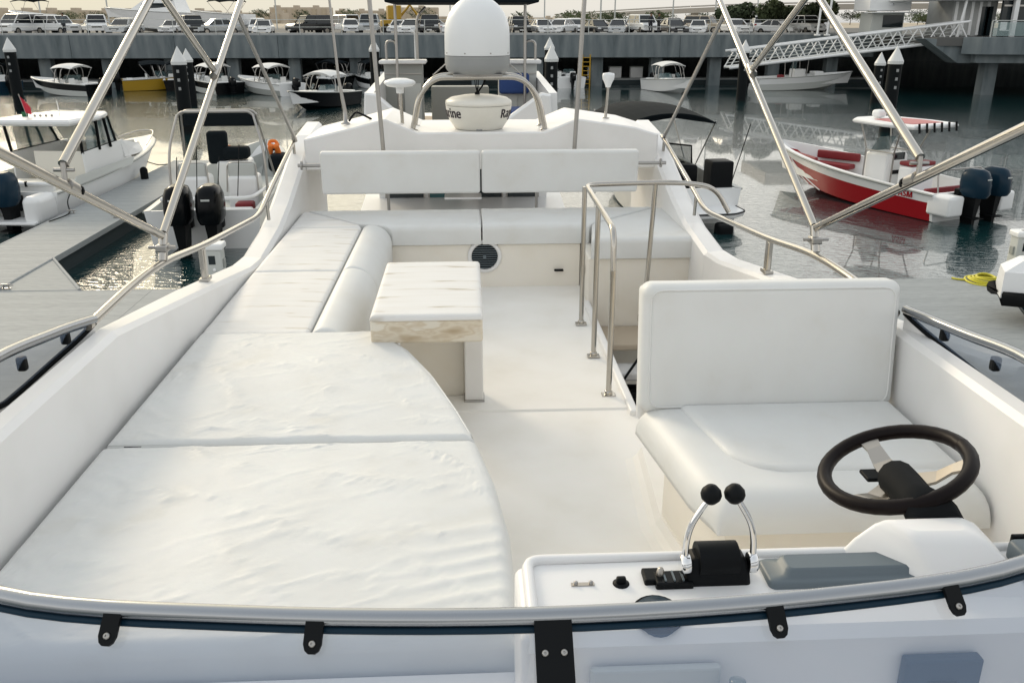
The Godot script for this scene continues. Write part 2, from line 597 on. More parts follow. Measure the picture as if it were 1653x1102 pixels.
func yacht() -> void:
	var t := thing("motor_yacht", "white flybridge motor yacht in the foreground with cream interior moulding", "yacht", V(0, 0, -4))
	# hull and superstructure under the flybridge
	var rows := []
	for k in [[-9.6, 2.05, 1.35], [-6.0, 2.2, 1.4], [0.0, 2.2, 1.6], [3.0, 1.7, 1.8], [5.0, 0.9, 2.0], [6.2, 0.06, 2.15]]:
		rows.append(PackedVector3Array([V(0, -0.6, k[0]), V(k[1] * 0.85, -0.05, k[0]), V(k[1], k[2], k[0]), V(-k[1], k[2], k[0]), V(-k[1] * 0.85, -0.05, k[0])]))
	obj("hull", MB.new(t).loft(rows, false), M.gelcoat, t)
	var sup := MB.new(t)
	sup.prism([[-1.62, -4.03], [1.62, -4.03], [1.62, -0.6], [1.2, 1.4], [-1.2, 1.4], [-1.62, -0.6]], "y", 1.3, 3.195)
	sup.prism([[-1.62, -6.2], [0.73, -6.2], [0.73, -4.035], [-1.62, -4.035]], "y", 1.3, 3.195)
	obj("superstructure", sup, M.gelcoat, t)
	obj("aft_deck_overhang", MB.new(t).prism([[-1.6, -8.3], [1.6, -8.3], [1.6, -6.9], [-1.6, -6.9]], "y", 3.2, 3.28, 0.02), M.gelcoat, t)
	# floor with the stairwell cut out
	obj("floor", MB.new(t).prism([[-1.415, -1.2], [1.54, -1.2], [1.54, -3.2], [1.475, -4.08], [0.745, -4.08], [0.745, -6.46], [-1.415, -6.46]], "y", 3.2, FL), M.floor_gelcoat, t)
	obj("floor_rib", MB.new(t).prism([[-0.9, -4.36], [0.735, -4.36], [0.735, -4.15], [-0.9, -4.15]], "y", FL - 0.01, FL + 0.009, 0.008), M.floor_gelcoat, t)
	obj("hatch_lip", MB.new(t).box(V(0.735, FL + 0.004, -5.02), V(0.045, 0.05, 1.9), 0.012, 2), M.gelcoat, t)
	# stairwell: walls, landing and treads seen through the opening
	var sw := MB.new(t)
	sw.box(V(0.72, 2.55, -5.02), V(0.03, 1.28, 1.94))
	sw.box(V(1.11, 2.55, -4.055), V(0.8, 1.28, 0.03))
	obj("stairwell_wall", sw, M.gelcoat, t)
	obj("stair_tread", MB.new(t).box(V(1.1, 3.11, -5.77), V(0.73, 0.05, 0.39), 0.015, 2), M.tan, t)
	obj("stair_tread", MB.new(t).box(V(1.1, 2.97, -5.48), V(0.73, 0.06, 0.19), 0.015, 2), M.gelcoat, t)
	obj("stair_tread", MB.new(t).box(V(1.1, 2.86, -5.22), V(0.73, 0.04, 0.36), 0.01, 2), M.black_rubber, t)
	obj("stairwell_floor", MB.new(t).box(V(1.1, 2.1, -5.0), V(0.74, 0.06, 1.9)), M.black_rubber, t)
	coaming(t, -1)
	coaming(t, 1)
	# arch across the stern with a recess for the antennas
	var prof := [[-1.42, 4.05], [1.48, 4.05], [1.48, 4.325], [1.28, 4.385], [0.80, 4.455], [0.54, 4.35], [-0.50, 4.35], [-0.76, 4.46], [-1.03, 4.39], [-1.42, 4.30]]
	obj("radar_arch", MB.new(t).prism(prof, "z", -7.32, -8.32, 0.012), M.gelcoat, t)
	# seat bases
	obj("aft_seat_base", MB.new(t).prism([[-1.41, -6.44], [0.74, -6.44], [0.74, -7.02], [-1.41, -7.02]], "y", FL - 0.05, 3.635, 0.01), M.cream, t)
	obj("return_seat_base", MB.new(t).prism([[0.746, -5.975], [1.475, -5.975], [1.475, -7.02], [0.746, -7.02]], "y", 2.0, 3.635, 0.01), M.cream, t)
	obj("side_seat_base", MB.new(t).prism([[-1.41, -4.10], [-0.76, -4.10], [-0.76, -6.43], [-1.41, -6.43]], "y", FL - 0.05, 3.62, 0.01), M.cream, t)
	var sb := []
	for p in [[-0.56, -4.04], [-0.43, -3.79], [-0.31, -3.48], [-0.20, -3.12], [-0.13, -2.85], [-0.075, -2.55], [-0.04, -2.25], [-0.04, -1.75]]:
		sb.append(p)
	sb.append_array([[-1.41, -1.75], [-1.41, -4.04]])
	obj("sunpad_base", MB.new(t).prism(sb, "y", FL - 0.05, 3.69, 0.01), M.cream, t)
	obj("helm_seat_base", MB.new(t).prism([[0.72, -2.44], [1.53, -2.44], [1.53, -3.02], [0.65, -3.02]], "y", FL - 0.02, 3.70, 0.02), M.cream, t)
	rows = []
	for k in [[0.0, 0.075], [0.01, 0.04], [0.03, 0.018], [0.06, 0.0]]:
		rows.append(PackedVector3Array([V(0.72 - k[1], FL + k[0], -2.42 + k[1]), V(1.53, FL + k[0], -2.42 + k[1]), V(1.53, FL + k[0], -3.0), V(0.68 - k[1], FL + k[0], -3.6), V(0.64 - k[1], FL + k[0], -3.0)]))
	obj("helm_seat_plinth", MB.new(t).loft(rows, false), M.floor_gelcoat, t)
	# dash ledge ahead of the sunpad and the helm console
	obj("dash_ledge", MB.new(t).prism([[-1.05, -1.10], [-0.7, -0.80], [0.7, -0.80], [1.05, -1.10], [1.38, -1.5], [1.41, -1.745], [-1.41, -1.745], [-1.38, -1.5]], "y", 3.2, 3.72, 0.02), M.gelcoat, t)
	obj("console", MB.new(t).prism([[-1.735, 3.2], [-1.745, 3.99], [-1.725, 4.022], [-1.50, 4.010], [-1.475, 3.99], [-1.45, 3.70], [-1.45, 3.2]], "x", 0.005, 1.535, 0.015), M.gelcoat, t)
	var lip := MB.new(t)
	lip.tube(bend([V(0.022, 3.98, -1.475), V(0.022, 4.024, -1.505), V(0.022, 4.028, -1.735), V(0.45, 4.022, -1.742), V(1.45, 4.02, -1.742)], 0.035), 0.013, 8)
	obj("console_lip", lip, M.gelcoat, t)
	obj("console_end", MB.new(t).box(V(0.018, 3.85, -1.61), V(0.05, 0.33, 0.26), 0.022, 3), M.gelcoat, t)
	var cubby := obj("cubby_shade", MB.new(t).box(V(0.27, 3.86, -1.452), V(0.27, 0.19, 0.02), 0.006), M.pale_panel, t)  # raised grey slab paints in the shaded inside of an open cubby
	obj("panel_latch", MB.new(t).box(V(0.17, 3.90, -1.438), V(0.018, 0.03, 0.01), 0.003), M.navy_paint, cubby)
	var hump := MB.new(t)
	var lv := []
	for q in [[4.0, 0.74, -1.745, 1.15, -1.745, 1.135, -1.552, 0.925, -1.565], [4.06, 0.785, -1.742, 1.11, -1.742, 1.098, -1.595, 0.905, -1.605], [4.10, 0.825, -1.737, 1.07, -1.737, 1.06, -1.632, 0.888, -1.640], [4.114, 0.845, -1.73, 1.045, -1.73, 1.036, -1.652, 0.880, -1.657], [4.119, 0.866, -1.72, 1.022, -1.72, 1.016, -1.668, 0.892, -1.671]]:
		var ring := PackedVector3Array()
		for k in 4:
			var p := V(q[1 + 2 * k], q[0], q[2 + 2 * k])
			var before := V(q[1 + 2 * ((k + 3) % 4)], q[0], q[2 + 2 * ((k + 3) % 4)])
			var after := V(q[1 + 2 * ((k + 1) % 4)], q[0], q[2 + 2 * ((k + 1) % 4)])
			var a := p.move_toward(before, 0.018)
			var c := p.move_toward(after, 0.018)
			for j in 4:
				ring.append(a.lerp(p, j / 3.0).lerp(p.lerp(c, j / 3.0), j / 3.0))
		lv.append(ring)
	hump.loft(lv)
	obj("wheel_pod", hump, M.gelcoat, t)
	obj("deck_fitting", MB.new(t).box(V(0.58, FL + 0.13, -6.415), V(0.07, 0.014, 0.03), 0.004), M.black_plastic, t)
	obj("latch", MB.new(t).box(V(1.17, FL - 0.12, -5.965), V(0.05, 0.022, 0.03), 0.004), M.black_plastic, t)
	obj("drain_cover", MB.new(t).lathe([[0.05, 0], [0.05, 0.008], [0.03, 0.012]], V(0.744, 3.50, -6.2), 16, Basis(Vector3.BACK, PI / 2)), M.tan, t)
	# windscreen: rail, glass, clips
	rail_line = curve([V(-1.49, 4.165, -3.16), V(-1.525, 4.20, -2.9), V(-1.535, 4.245, -2.48), V(-1.43, 4.243, -1.9), V(-1.22, 4.243, -1.56), V(-0.94, 4.243, -1.357), V(-0.5, 4.243, -1.281), V(0.0, 4.243, -1.251), V(0.5, 4.243, -1.277), V(0.93, 4.243, -1.358), V(1.26, 4.243, -1.57), V(1.5, 4.243, -1.95), V(1.575, 4.245, -2.38), V(1.585, 4.20, -2.75), V(1.565, 4.165, -3.12)], 6)
	var n := rail_line.size()
	var foot := []
	var skirt := []
	for i in n:
		var d: Vector3 = (rail_line[mini(i + 1, n - 1)] - rail_line[maxi(i - 1, 0)]).normalized()
		var o := V(d.z, 0, -d.x).normalized() * -1.0
		if o.dot(rail_line[i] - V(0, 4.2, -2.6)) < 0:
			o = -o
		var k := smoothstep(-3.0, -1.5, rail_line[i].z)
		var e := minf(1.0, minf(i, n - 1 - i) / 8.0)
		foot.append(rail_line[i] + o * lerpf(0.115, 0.34, k) * e + V(0, lerpf(-0.20, -0.34, k) * e - 0.012, 0))
		skirt.append(foot[i] + o * lerpf(0.02, 0.12, k) + V(0, -0.75, 0))
	obj("windscreen_rail", MB.new(t).tube(rail_line, 0.0165, 10), M.rail_steel, t)
	obj("rail_reflection", MB.new(t).tube(rail_line.map(func(p): return p + V(0, -0.019, 0) + V(p.x, 0, p.z + 2.6).normalized() * 0.011), 0.0065, 8), M.navy_paint, t)  # navy tube painted in as the dark reflection along the steel rail
	var mid := n / 2
	for part in [[0, 13], [13, mid], [mid, n - 14], [n - 14, n - 1]]:
		var g := MB.new(t)
		var a := []
		for i in range(part[0], part[1] + 1):
			a.append(PackedVector3Array([rail_line[i] + V(0, -0.012, 0), foot[i]]))
		var tr := PackedVector3Array()
		for i in a.size() - 1:
			MB.q(tr, a[i][0], a[i][1], a[i + 1][1], a[i + 1][0])
		g.emit(tr, true, false)
		obj("windscreen_pane", g, M.screen_glass, t)
	obj("windscreen_trim", MB.new(t).tube(foot, 0.011, 6), M.black_rubber, t)
	var fair := MB.new(t)
	var ft := PackedVector3Array()
	for i in n - 1:
		MB.q(ft, foot[i], skirt[i], skirt[i + 1], foot[i + 1])
	fair.emit(ft, true, false)
	obj("front_fairing", fair, M.gelcoat, t)
	for k in [-0.72, -0.37, 0.42, 0.755]:
		clip(t, k, 0.031)
	clip(t, 0.032, 0.064)
	for k in [4, 8, n - 5, n - 9]:
		obj("windscreen_clip", MB.new(t).box(rail_line[k] + (foot[k] - rail_line[k]) * 0.35, V(0.03, 0.05, 0.03), 0.008), M.black_plastic, t)


func clip(t: Node3D, x: float, w: float) -> void:
	var i := 0
	while rail_line[i].x < x:
		i += 1
	var p: Vector3 = rail_line[i - 1].lerp(rail_line[i], (x - rail_line[i - 1].x) / (rail_line[i].x - rail_line[i - 1].x))
	var along: Vector3 = (rail_line[i] - rail_line[i - 1]).normalized()
	var out := V(-along.z, 0, along.x)
	if out.z < 0:
		out = -out
	var down := (out * 0.34 + V(0, -0.34, 0)).normalized()
	var nrm := along.cross(down)
	if nrm.y < 0:
		nrm = -nrm
	var b := MB.new(t)
	var long := 0.062 if w < 0.05 else 0.30
	var pl := []
	for k in [[-0.5, 0.0], [0.5, 0.0], [0.5, 0.75], [0.38, 0.92], [0.18, 1.0], [-0.18, 1.0], [-0.38, 0.92], [-0.5, 0.75]]:
		pl.append(p + along * (k[0] * w) + down * (k[1] * long) + nrm * 0.006)
	b.loft([PackedVector3Array(pl), PackedVector3Array(pl.map(func(v): return v + nrm * 0.007))], false)
	var c := obj("windscreen_clip", b, M.black_plastic, t)
	for k in ([0.0] if w < 0.05 else [-0.016, 0.016]):
		var q: Vector3 = p + along * k + down * (0.046 if w < 0.05 else 0.062) + nrm * 0.013
		var bs := Basis(along, nrm, along.cross(nrm))
		obj("bolt", MB.new(t).lathe([[0.0062, 0], [0.0062, 0.002], [0.004, 0.0045], [0.002, 0.0045], [0.0015, 0.002]], q, 12, bs), M.dull_steel, c)


func wrinkle(seed_: int, amp: float, fx := 2.2, fz := 5.0) -> Callable:
	var f := FastNoiseLite.new()
	f.seed = seed_
	f.frequency = 1.0
	f.noise_type = FastNoiseLite.TYPE_SIMPLEX_SMOOTH
	f.fractal_type = FastNoiseLite.FRACTAL_RIDGED
	f.fractal_octaves = 3
	f.domain_warp_enabled = true
	f.domain_warp_amplitude = 0.5
	f.domain_warp_frequency = 0.7
	return func(x: float, z: float) -> float:
		var n := f.get_noise_2d(x * fx + z * 0.8, z * fz - x * 1.6)
		var m := f.get_noise_2d(x * fx * 1.1 - z * 0.8 + 31.0, z * fz * 1.9 + x * 1.8)
		var mask := clampf(0.5 + 1.6 * f.get_noise_2d(x * 0.5 + 9.0, z * 0.6 - 7.0), 0.0, 1.0)
		return amp * (0.18 * n + 0.7 * pow(maxf(n, 0.0), 3.0) + mask * 0.5 * pow(maxf(m, 0.0), 4.0))


func konst(v: float) -> Callable:
	return func(_z: float) -> float: return v


func piece(called: String, label: String, at: Vector3, group := "seat cushions of the flybridge settee") -> Node3D:
	return thing(called, label, "cushion", at, 0.0, group)


func cushions() -> void:
	# sunpad, two cushions with a curved inboard edge
	var edge := func(z: float) -> float:
		return interp(z, [-4.06, -4.03, -3.79, -3.48, -3.12, -2.85, -2.55, -2.25, -2.0, -1.6], [-0.54, -0.513, -0.38, -0.257, -0.15, -0.081, -0.025, 0.008, 0.012, 0.006])
	var soft := wrinkle(4, 0.011, 0.8, 2.1)
	var folds := func(x: float, z: float) -> float:
		var k := smoothstep(-0.42, -0.06, x) * smoothstep(-2.5, -2.05, z)
		return soft.call(x, z) + k * 0.0055 * pow(0.5 + 0.5 * sin((z + 0.22 * x) * 62.0 + 3.0 * sin(z * 9.0 + x * 4.0)), 2.0)
	var t := piece("sunpad_cushion", "large white sunpad cushion nearest the windscreen, curved inboard edge", V(-0.7, 3.69, -2.3), "sunpad cushions")
	obj("pad", MB.new(t).pad(konst(-1.40), edge, -1.755, -2.842, 3.692, 3.80, [0.03, 0.05, 0.04, 0.03], 150, 130, 0.012, folds), M.vinyl, t)
	t = piece("sunpad_cushion", "white sunpad cushion with rounded corner behind the front sunpad", V(-0.8, 3.69, -3.4), "sunpad cushions")
	obj("pad", MB.new(t).pad(konst(-1.395), edge, -2.856, -4.045, 3.692, 3.80, [0.03, 0.05, 0.03, 0.04], 150, 130, 0.012, wrinkle(9, 0.010, 0.8, 2.0)), M.vinyl, t)
	obj("zip_pull", MB.new(t).box(V(-1.30, 3.782, -2.868), V(0.07, 0.012, 0.018), 0.005), M.black_plastic, t)
	var welt := func(z0: float, z1: float) -> Array:
		var line := [V(-1.385, 3.79, z0)]
		for k in 25:
			var z := lerpf(z0, z1, k / 24.0)
			line.append(V(edge.call(z) - 0.010, 3.781, z))
		line.append(V(-1.385, 3.79, z1))
		return line
	obj("welt", MB.new(t).tube(welt.call(-2.866, -4.033), 0.0042, 6), M.vinyl, t)
	# side settee: flat panel and rolled front edge
	for k in [[-4.06, -5.205, "long white seat cushion with rolled edge beside the table"], [-5.209, -6.40, "white corner seat cushion with rolled edge by the left arch leg"]]:
		t = piece("seat_cushion", k[2], V(-1.1, 3.62, (k[0] + k[1]) / 2))
		obj("seat_panel", MB.new(t).pad(konst(-1.405), konst(-0.885), k[0], k[1], 3.625, 3.78, [0.02, 0.015, 0.02, 0.02], 24, 30, 0.010, wrinkle(int(-k[0] * 10), 0.005, 2.0, 3.0)), M.worn_vinyl, t)
		obj("bolster", MB.new(t).pad(konst(-0.884), konst(-0.665), k[0], k[1], 3.46, 3.80, [0.07, 0.15, 0.025, 0.025], 18, 24, 0.006), M.vinyl, t)
	# across the stern
	t = piece("seat_cushion", "white aft bench cushion left of the middle seam", V(-0.6, 3.635, -6.7))
	var mit := func(z: float) -> float: return interp(z, [-6.41, -6.50, -7.0], [-0.66, -0.90, -1.37])
	obj("seat_panel", MB.new(t).pad(mit, konst(-0.006), -6.41, -7.0, 3.637, 3.785, [0.015, 0.012, 0.05, 0.02], 50, 22, 0.008, wrinkle(33, 0.006, 3.0, 3.0)), M.vinyl, t)
	var fill := piece("seat_cushion", "white triangular cushion corner against the left arch leg", V(-1.2, 3.62, -6.7))
	obj("seat_panel", MB.new(fill).pad(konst(-1.405), func(z: float) -> float: return interp(z, [-6.41, -6.50, -7.0], [-0.885, -0.915, -1.385]), -6.412, -6.99, 3.625, 3.78, [0.015, 0.012, 0.01, 0.02], 14, 16), M.worn_vinyl, fill)
	t = piece("seat_cushion", "white aft bench cushion right of the middle seam", V(0.4, 3.635, -6.7))
	var mit2 := func(z: float) -> float: return interp(z, [-6.41, -7.0], [0.80, 1.40])
	obj("seat_panel", MB.new(t).pad(konst(0.006), mit2, -6.41, -7.0, 3.637, 3.79, [0.012, 0.015, 0.05, 0.02], 46, 22, 0.008, wrinkle(35, 0.010, 4.0, 4.0)), M.vinyl, t)
	t = piece("seat_cushion", "white return seat cushion behind the steel hatch rail", V(1.1, 3.635, -6.4))
	var mit3 := func(z: float) -> float: return interp(z, [-5.94, -6.41, -7.0], [0.755, 0.82, 1.415])
	obj("seat_panel", MB.new(t).pad(mit3, konst(1.47), -5.94, -6.99, 3.638, 3.785, [0.02, 0.015, 0.04, 0.01], 26, 30, 0.006, wrinkle(37, 0.004)), M.vinyl, t)
	# backrests hung on a tube between the arch legs
	for s in [-1, 1]:
		var side := "left" if s < 0 else "right"
		t = piece("backrest", "long flat white backrest on the %s half of the aft bench" % side, V(s * 0.62, 3.93, -6.93), "aft bench backrests")
		var b := MB.new(t)
		b.box(V(s * 0.622 + 0.006, 4.095, -6.93), V(1.232, 0.33, 0.085), 0.022, 3, Basis(Vector3.RIGHT, 0.06))
		obj("pad", b, M.vinyl, t)
		obj("support_tube", MB.new(t).tube([V(s * 1.22, 4.15, -6.94), V(s * 1.44 + 0.03, 4.15, -6.94)], 0.014, 8), M.dull_steel, t)
		obj("flange", MB.new(t).lathe([[0.035, 0], [0.035, 0.012]], V(s * 1.405 + 0.03, 4.15, -6.94), 14, Basis(Vector3.BACK, PI / 2)), M.dull_steel, t)
	# helm seat
	t = thing("helm_seat", "white padded double helm seat with tall backrest behind the steering wheel", "seat", V(1.05, 3.70, -2.75))
	var hl := func(z: float) -> float: return interp(z, [-2.33, -2.5, -3.06], [0.66, 0.61, 0.535])
	var hb := MB.new(t)
	hb.pad(hl, konst(1.53), -2.33, -3.06, 3.695, 3.815, [0.10, 0.05, 0.10, 0.03], 34, 34, 0.004)
	obj("seat_cushion", hb, M.vinyl, t)
	var panel_l := func(z: float) -> float: return interp(z, [-2.50, -2.54, -2.62, -3.04], [0.93, 0.83, 0.765, 0.69])
	obj("seat_panel", MB.new(t).pad(panel_l, konst(1.51), -2.50, -3.03, 3.79, 3.832, [0.025, 0.02, 0.03, 0.02], 26, 24, 0.005, wrinkle(51, 0.003)), M.vinyl, t)
	var back := MB.new(t)
	back.pre = Transform3D(Basis(Vector3.RIGHT, -0.13), V(1.035, 3.80, -3.02))
	back.box(V(0, 0.245, -0.06), V(0.985, 0.50, 0.125), 0.045, 4)
	obj("backrest", back, M.vinyl, t)
	var wl := MB.new(t)
	wl.pre = back.pre
	wl.tube(bend([V(0, 0.470, 0.0), V(0.462, 0.470, 0.0), V(0.462, 0.022, 0.0), V(-0.462, 0.022, 0.0), V(-0.462, 0.470, 0.0), V(0, 0.470, 0.0)], 0.05), 0.0042, 6)
	obj("welt", wl, M.vinyl, t)
	var sh := MB.new(t)
	sh.pre = Transform3D(Basis(Vector3.RIGHT, -0.13), V(1.035, 3.80, -3.02))
	sh.box(V(0, 0.20, -0.145), V(0.96, 0.54, 0.05), 0.02, 2)
	obj("backrest_shell", sh, M.gelcoat, t)
	# table with padded cover
	t = thing("table", "small square table with stained cream padded cover on white pedestal", "table", V(-0.3, FL, -4.35))
	obj("tabletop", MB.new(t).pad(konst(-0.562), konst(-0.038), -3.852, -4.83, 3.905, 3.93, [0.02, 0.02, 0.02, 0.02], 20, 24, 0.002, wrinkle(61, 0.002)), M.worn_vinyl, t)
	obj("skirt", MB.new(t).box(V(-0.30, 3.85, -4.341), V(0.518, 0.112, 0.972), 0.012, 2), M.stained_vinyl, t)
	obj("pedestal", MB.new(t).box(V(-0.30, 3.545, -4.42), V(0.34, 0.50, 0.10), 0.01, 1), M.cream, t)
	var leg := obj("leg", MB.new(t).box(V(-0.083, 3.545, -4.335), V(0.098, 0.492, 0.12), 0.008, 1), M.gelcoat, t)
	obj("foot_bracket", MB.new(t).box(V(-0.083, FL + 0.012, -4.32), V(0.108, 0.012, 0.115), 0.003), M.dull_steel, leg)


func equipment() -> void:
	# speaker in the front of the aft seat
	var t := thing("speaker", "round black speaker with pale rim in the aft bench front", "speaker", V(0.02, 3.54, -6.43))
	var bz := Basis(Vector3.RIGHT, PI / 2)
	obj("rim", MB.new(t).lathe([[0.128, 0], [0.128, 0.008], [0.112, 0.016], [0.098, 0.012], [0.098, 0]], V(0.02, 3.54, -6.437), 28, bz), M.gelcoat, t)
	obj("cone", MB.new(t).lathe([[0.098, 0], [0.098, 0.006], [0.02, 0.010], [0.001, 0.012]], V(0.02, 3.54, -6.436), 24, bz), M.black_plastic, t)
	for k in 11:
		var y := 3.54 - 0.085 + 0.017 * k
		var w := sqrt(maxf(0.0, 0.0092 - (y - 3.54) * (y - 3.54)))
		obj("grille_bar", MB.new(t).box(V(0.02, y, -6.42), V(w * 2, 0.005, 0.006)), M.grey_cover, t)
	obj("badge", MB.new(t).box(V(0.02, 3.54, -6.415), V(0.022, 0.022, 0.006), 0.002), M.grey_cover, t)
	# steering wheel
	var tilt := Basis(Vector3.BACK, 0.33) * Basis(Vector3.RIGHT, -0.02)
	var c := V(0.975, 4.135, -1.94)
	t = thing("steering_wheel", "dark wood rimmed three-spoke steering wheel with metal spokes", "steering wheel", c)
	var ring := []
	for k in 37:
		var a := TAU * k / 36
		ring.append(c + tilt * V(cos(a) * 0.174, 0, sin(a) * 0.174))
	obj("rim", MB.new(t).tube(ring, 0.019, 12), M.wheel_rim, t)
	for a in [PI * 0.5 + PI, PI * 0.5 + PI + TAU / 3, PI * 0.5 + PI - TAU / 3]:
		var d: Vector3 = V(cos(a), 0, sin(a))
		var s := V(-sin(a), 0, cos(a))
		var rows := []
		for k in [[0.03, 0.032, -0.045], [0.09, 0.024, -0.035], [0.13, 0.019, -0.012], [0.168, 0.026, 0.0]]:
			var o: Vector3 = d * k[0] + V(0, k[2], 0)
			rows.append(PackedVector3Array([c + tilt * (o + s * k[1] + V(0, 0.004, 0)), c + tilt * (o - s * k[1] + V(0, 0.004, 0)), c + tilt * (o - s * k[1] - V(0, 0.004, 0)), c + tilt * (o + s * k[1] - V(0, 0.004, 0))]))
		obj("spoke", MB.new(t).loft(rows, false), M.brushed, t)
	obj("hub", MB.new(t).lathe([[0.045, -0.075], [0.05, -0.05], [0.042, -0.025], [0.001, -0.022]], c, 20, tilt), M.black_plastic, t)
	t = thing("steering_column", "black tapered steering column boot under the wheel", "steering column", V(0.96, 4.05, -1.76))
	var cr := []
	for k in [[V(0.985, 4.07, -1.712), 0.074, 0.07], [V(0.980, 4.105, -1.745), 0.066, 0.06], [V(0.970, 4.115, -1.80), 0.048, 0.046], [V(0.970, 4.118, -1.87), 0.050, 0.046], [V(0.972, 4.115, -1.915), 0.052, 0.046]]:
		var rg := PackedVector3Array()
		for j in 14:
			var a := TAU * j / 14
			rg.append(k[0] + V(cos(a) * k[1], sin(a) * k[2] * 0.9, -sin(a) * k[2] * 0.5))
		cr.append(rg)
	obj("boot", MB.new(t).loft(cr), M.black_rubber, t)
	obj("cowl", MB.new(t).box(V(0.985, 4.085, -1.99), V(0.13, 0.012, 0.055), 0.005, 2), M.black_plastic, t)
	obj("tilt_lever", MB.new(t).tube([V(1.03, 4.095, -1.86), V(1.075, 4.085, -1.87)], 0.005, 8), M.chrome, t)
	# throttle
	t = thing("throttle_control", "twin-lever engine control with black knobs on black base", "throttle", V(0.445, 4.02, -1.64))
	var th := MB.new(t)
	th.loft([rrect(0.370, 0.520, -1.712, -1.630, 0.012, 4.012), rrect(0.374, 0.516, -1.708, -1.634, 0.012, 4.045), rrect(0.382, 0.508, -1.70, -1.640, 0.012, 4.07), rrect(0.392, 0.498, -1.692, -1.647, 0.012, 4.078)])
	obj("base", th, M.black_plastic, t)
	obj("dome", MB.new(t).lathe([[0.040, -0.045], [0.040, 0.045]], V(0.445, 4.064, -1.668), 18, Basis(Vector3.BACK, PI / 2)), M.black_plastic, t)
	for s in [-1, 1]:
		var px: float = 0.445 + s * 0.076
		obj("pivot", MB.new(t).lathe([[0.022, -0.010], [0.024, -0.004], [0.024, 0.006], [0.018, 0.011]], V(px, 4.066, -1.648), 16, Basis(Vector3.BACK, -PI / 2 * s)), M.chrome, t)
		var lv := obj("lever", MB.new(t).tube(curve([V(px, 4.07, -1.648), V(px - s * 0.001, 4.12, -1.652), V(px - s * 0.012, 4.165, -1.656), V(px - s * 0.040, 4.215, -1.66)]), 0.0075, 8), M.chrome, t)
		obj("knob", MB.new(t).lathe([[0.001, -0.023], [0.012, -0.020], [0.021, -0.010], [0.0235, 0.0], [0.021, 0.010], [0.012, 0.020], [0.001, 0.023]], V(px - s * 0.050, 4.232, -1.662), 16), M.black_plastic, lv)
	# small console fittings
	t = thing("switch_panel", "small black switch panel with silver toggle on the console", "switch panel", V(0.325, 4.015, -1.655))
	obj("plate", MB.new(t).box(V(0.300, 4.022, -1.665), V(0.04, 0.018, 0.05), 0.004), M.black_plastic, t)
	var pl := obj("plate", MB.new(t).box(V(0.345, 4.022, -1.65), V(0.085, 0.02, 0.052), 0.005), M.black_gloss, t)
	for k in 3:
		obj("rib", MB.new(t).box(V(0.325 + 0.02 * k, 4.034, -1.65), V(0.004, 0.004, 0.036)), M.grey_cover, pl)
	obj("toggle", MB.new(t).lathe([[0.010, 0], [0.010, 0.006], [0.006, 0.018], [0.001, 0.02]], V(0.318, 4.030, -1.66), 12), M.brushed, t)
	t = thing("rotary_knob", "small round black knob on the console left of the switch panel", "knob", V(0.228, 4.012, -1.65))
	obj("skirt", MB.new(t).lathe([[0.019, 0], [0.019, 0.005], [0.012, 0.008]], V(0.228, 4.014, -1.65), 16), M.black_plastic, t)
	obj("grip", MB.new(t).box(V(0.228, 4.027, -1.65), V(0.022, 0.016, 0.014), 0.004), M.black_plastic, t)
	t = thing("bolt_plate", "flat dark metal plate with two bolt heads on the console", "bracket", V(0.142, 4.012, -1.65))
	obj("plate", MB.new(t).box(V(0.142, 4.018, -1.65), V(0.052, 0.004, 0.012)), M.brushed, t)
	for k in [-0.016, 0.018]:
		obj("bolt", MB.new(t).lathe([[0.005, 0], [0.005, 0.006], [0.002, 0.008]], V(0.142 + k, 4.02, -1.65), 8), M.dull_steel, t)
	t = thing("instrument_cover", "blue-grey plastic instrument cover lying on the console", "cover", V(0.73, 4.012, -1.63))
	var ic := MB.new(t)
	ic.loft([rrect(0.555, 0.955, -1.712, -1.612, 0.016, 4.010), rrect(0.555, 0.955, -1.712, -1.612, 0.016, 4.028), rrect(0.562, 0.948, -1.706, -1.618, 0.014, 4.034), rrect(0.592, 0.902, -1.70, -1.63, 0.014, 4.035), rrect(0.598, 0.895, -1.698, -1.634, 0.014, 4.048), rrect(0.606, 0.886, -1.693, -1.640, 0.012, 4.052)])
	obj("shell", ic, M.grey_cover, t)
	t = thing("compass", "dark round compass in the front of the console", "compass", V(0.285, 3.95, -1.52))
	obj("bowl", MB.new(t).lathe([[0.05, -0.03], [0.05, 0.012], [0.044, 0.02], [0.001, 0.022]], V(0.285, 4.012, -1.535), 24, Basis(Vector3.RIGHT, 0.12)), M.navy_paint, t)
	obj("bezel", MB.new(t).lathe([[0.053, 0.004], [0.056, 0.008], [0.053, 0.014]], V(0.285, 4.012, -1.535), 24, Basis(Vector3.RIGHT, 0.12)), M.black_plastic, t)
	t = thing("bottle", "clear blue-tinted plastic bottle standing behind the windscreen", "bottle", V(0.425, 3.722, -1.40))
	obj("body", MB.new(t).lathe([[0.03, 0], [0.037, 0.01], [0.037, 0.15], [0.026, 0.195], [0.015, 0.215]], V(0.425, 3.724, -1.40), 20), M.boat_glass, t)
	obj("cap", MB.new(t).lathe([[0.017, 0.213], [0.017, 0.232], [0.001, 0.233]], V(0.425, 3.724, -1.40), 14), M.boat_glass, t)
	t = thing("chart_display", "dark blue instrument panel on the console front behind the glass", "instrument", V(0.875, 3.90, -1.45))
	obj("face", MB.new(t).box(V(0.875, 3.91, -1.452), V(0.165, 0.09, 0.03), 0.006, 2), M.navy_paint, t)
	obj("handle", MB.new(t).box(V(0.875, 3.90, -1.432), V(0.06, 0.012, 0.014), 0.004), M.black_plastic, t)
	t = thing("gauge_hood", "dark grey instrument hood at the right end of the console", "instrument", V(1.22, 4.015, -1.64))
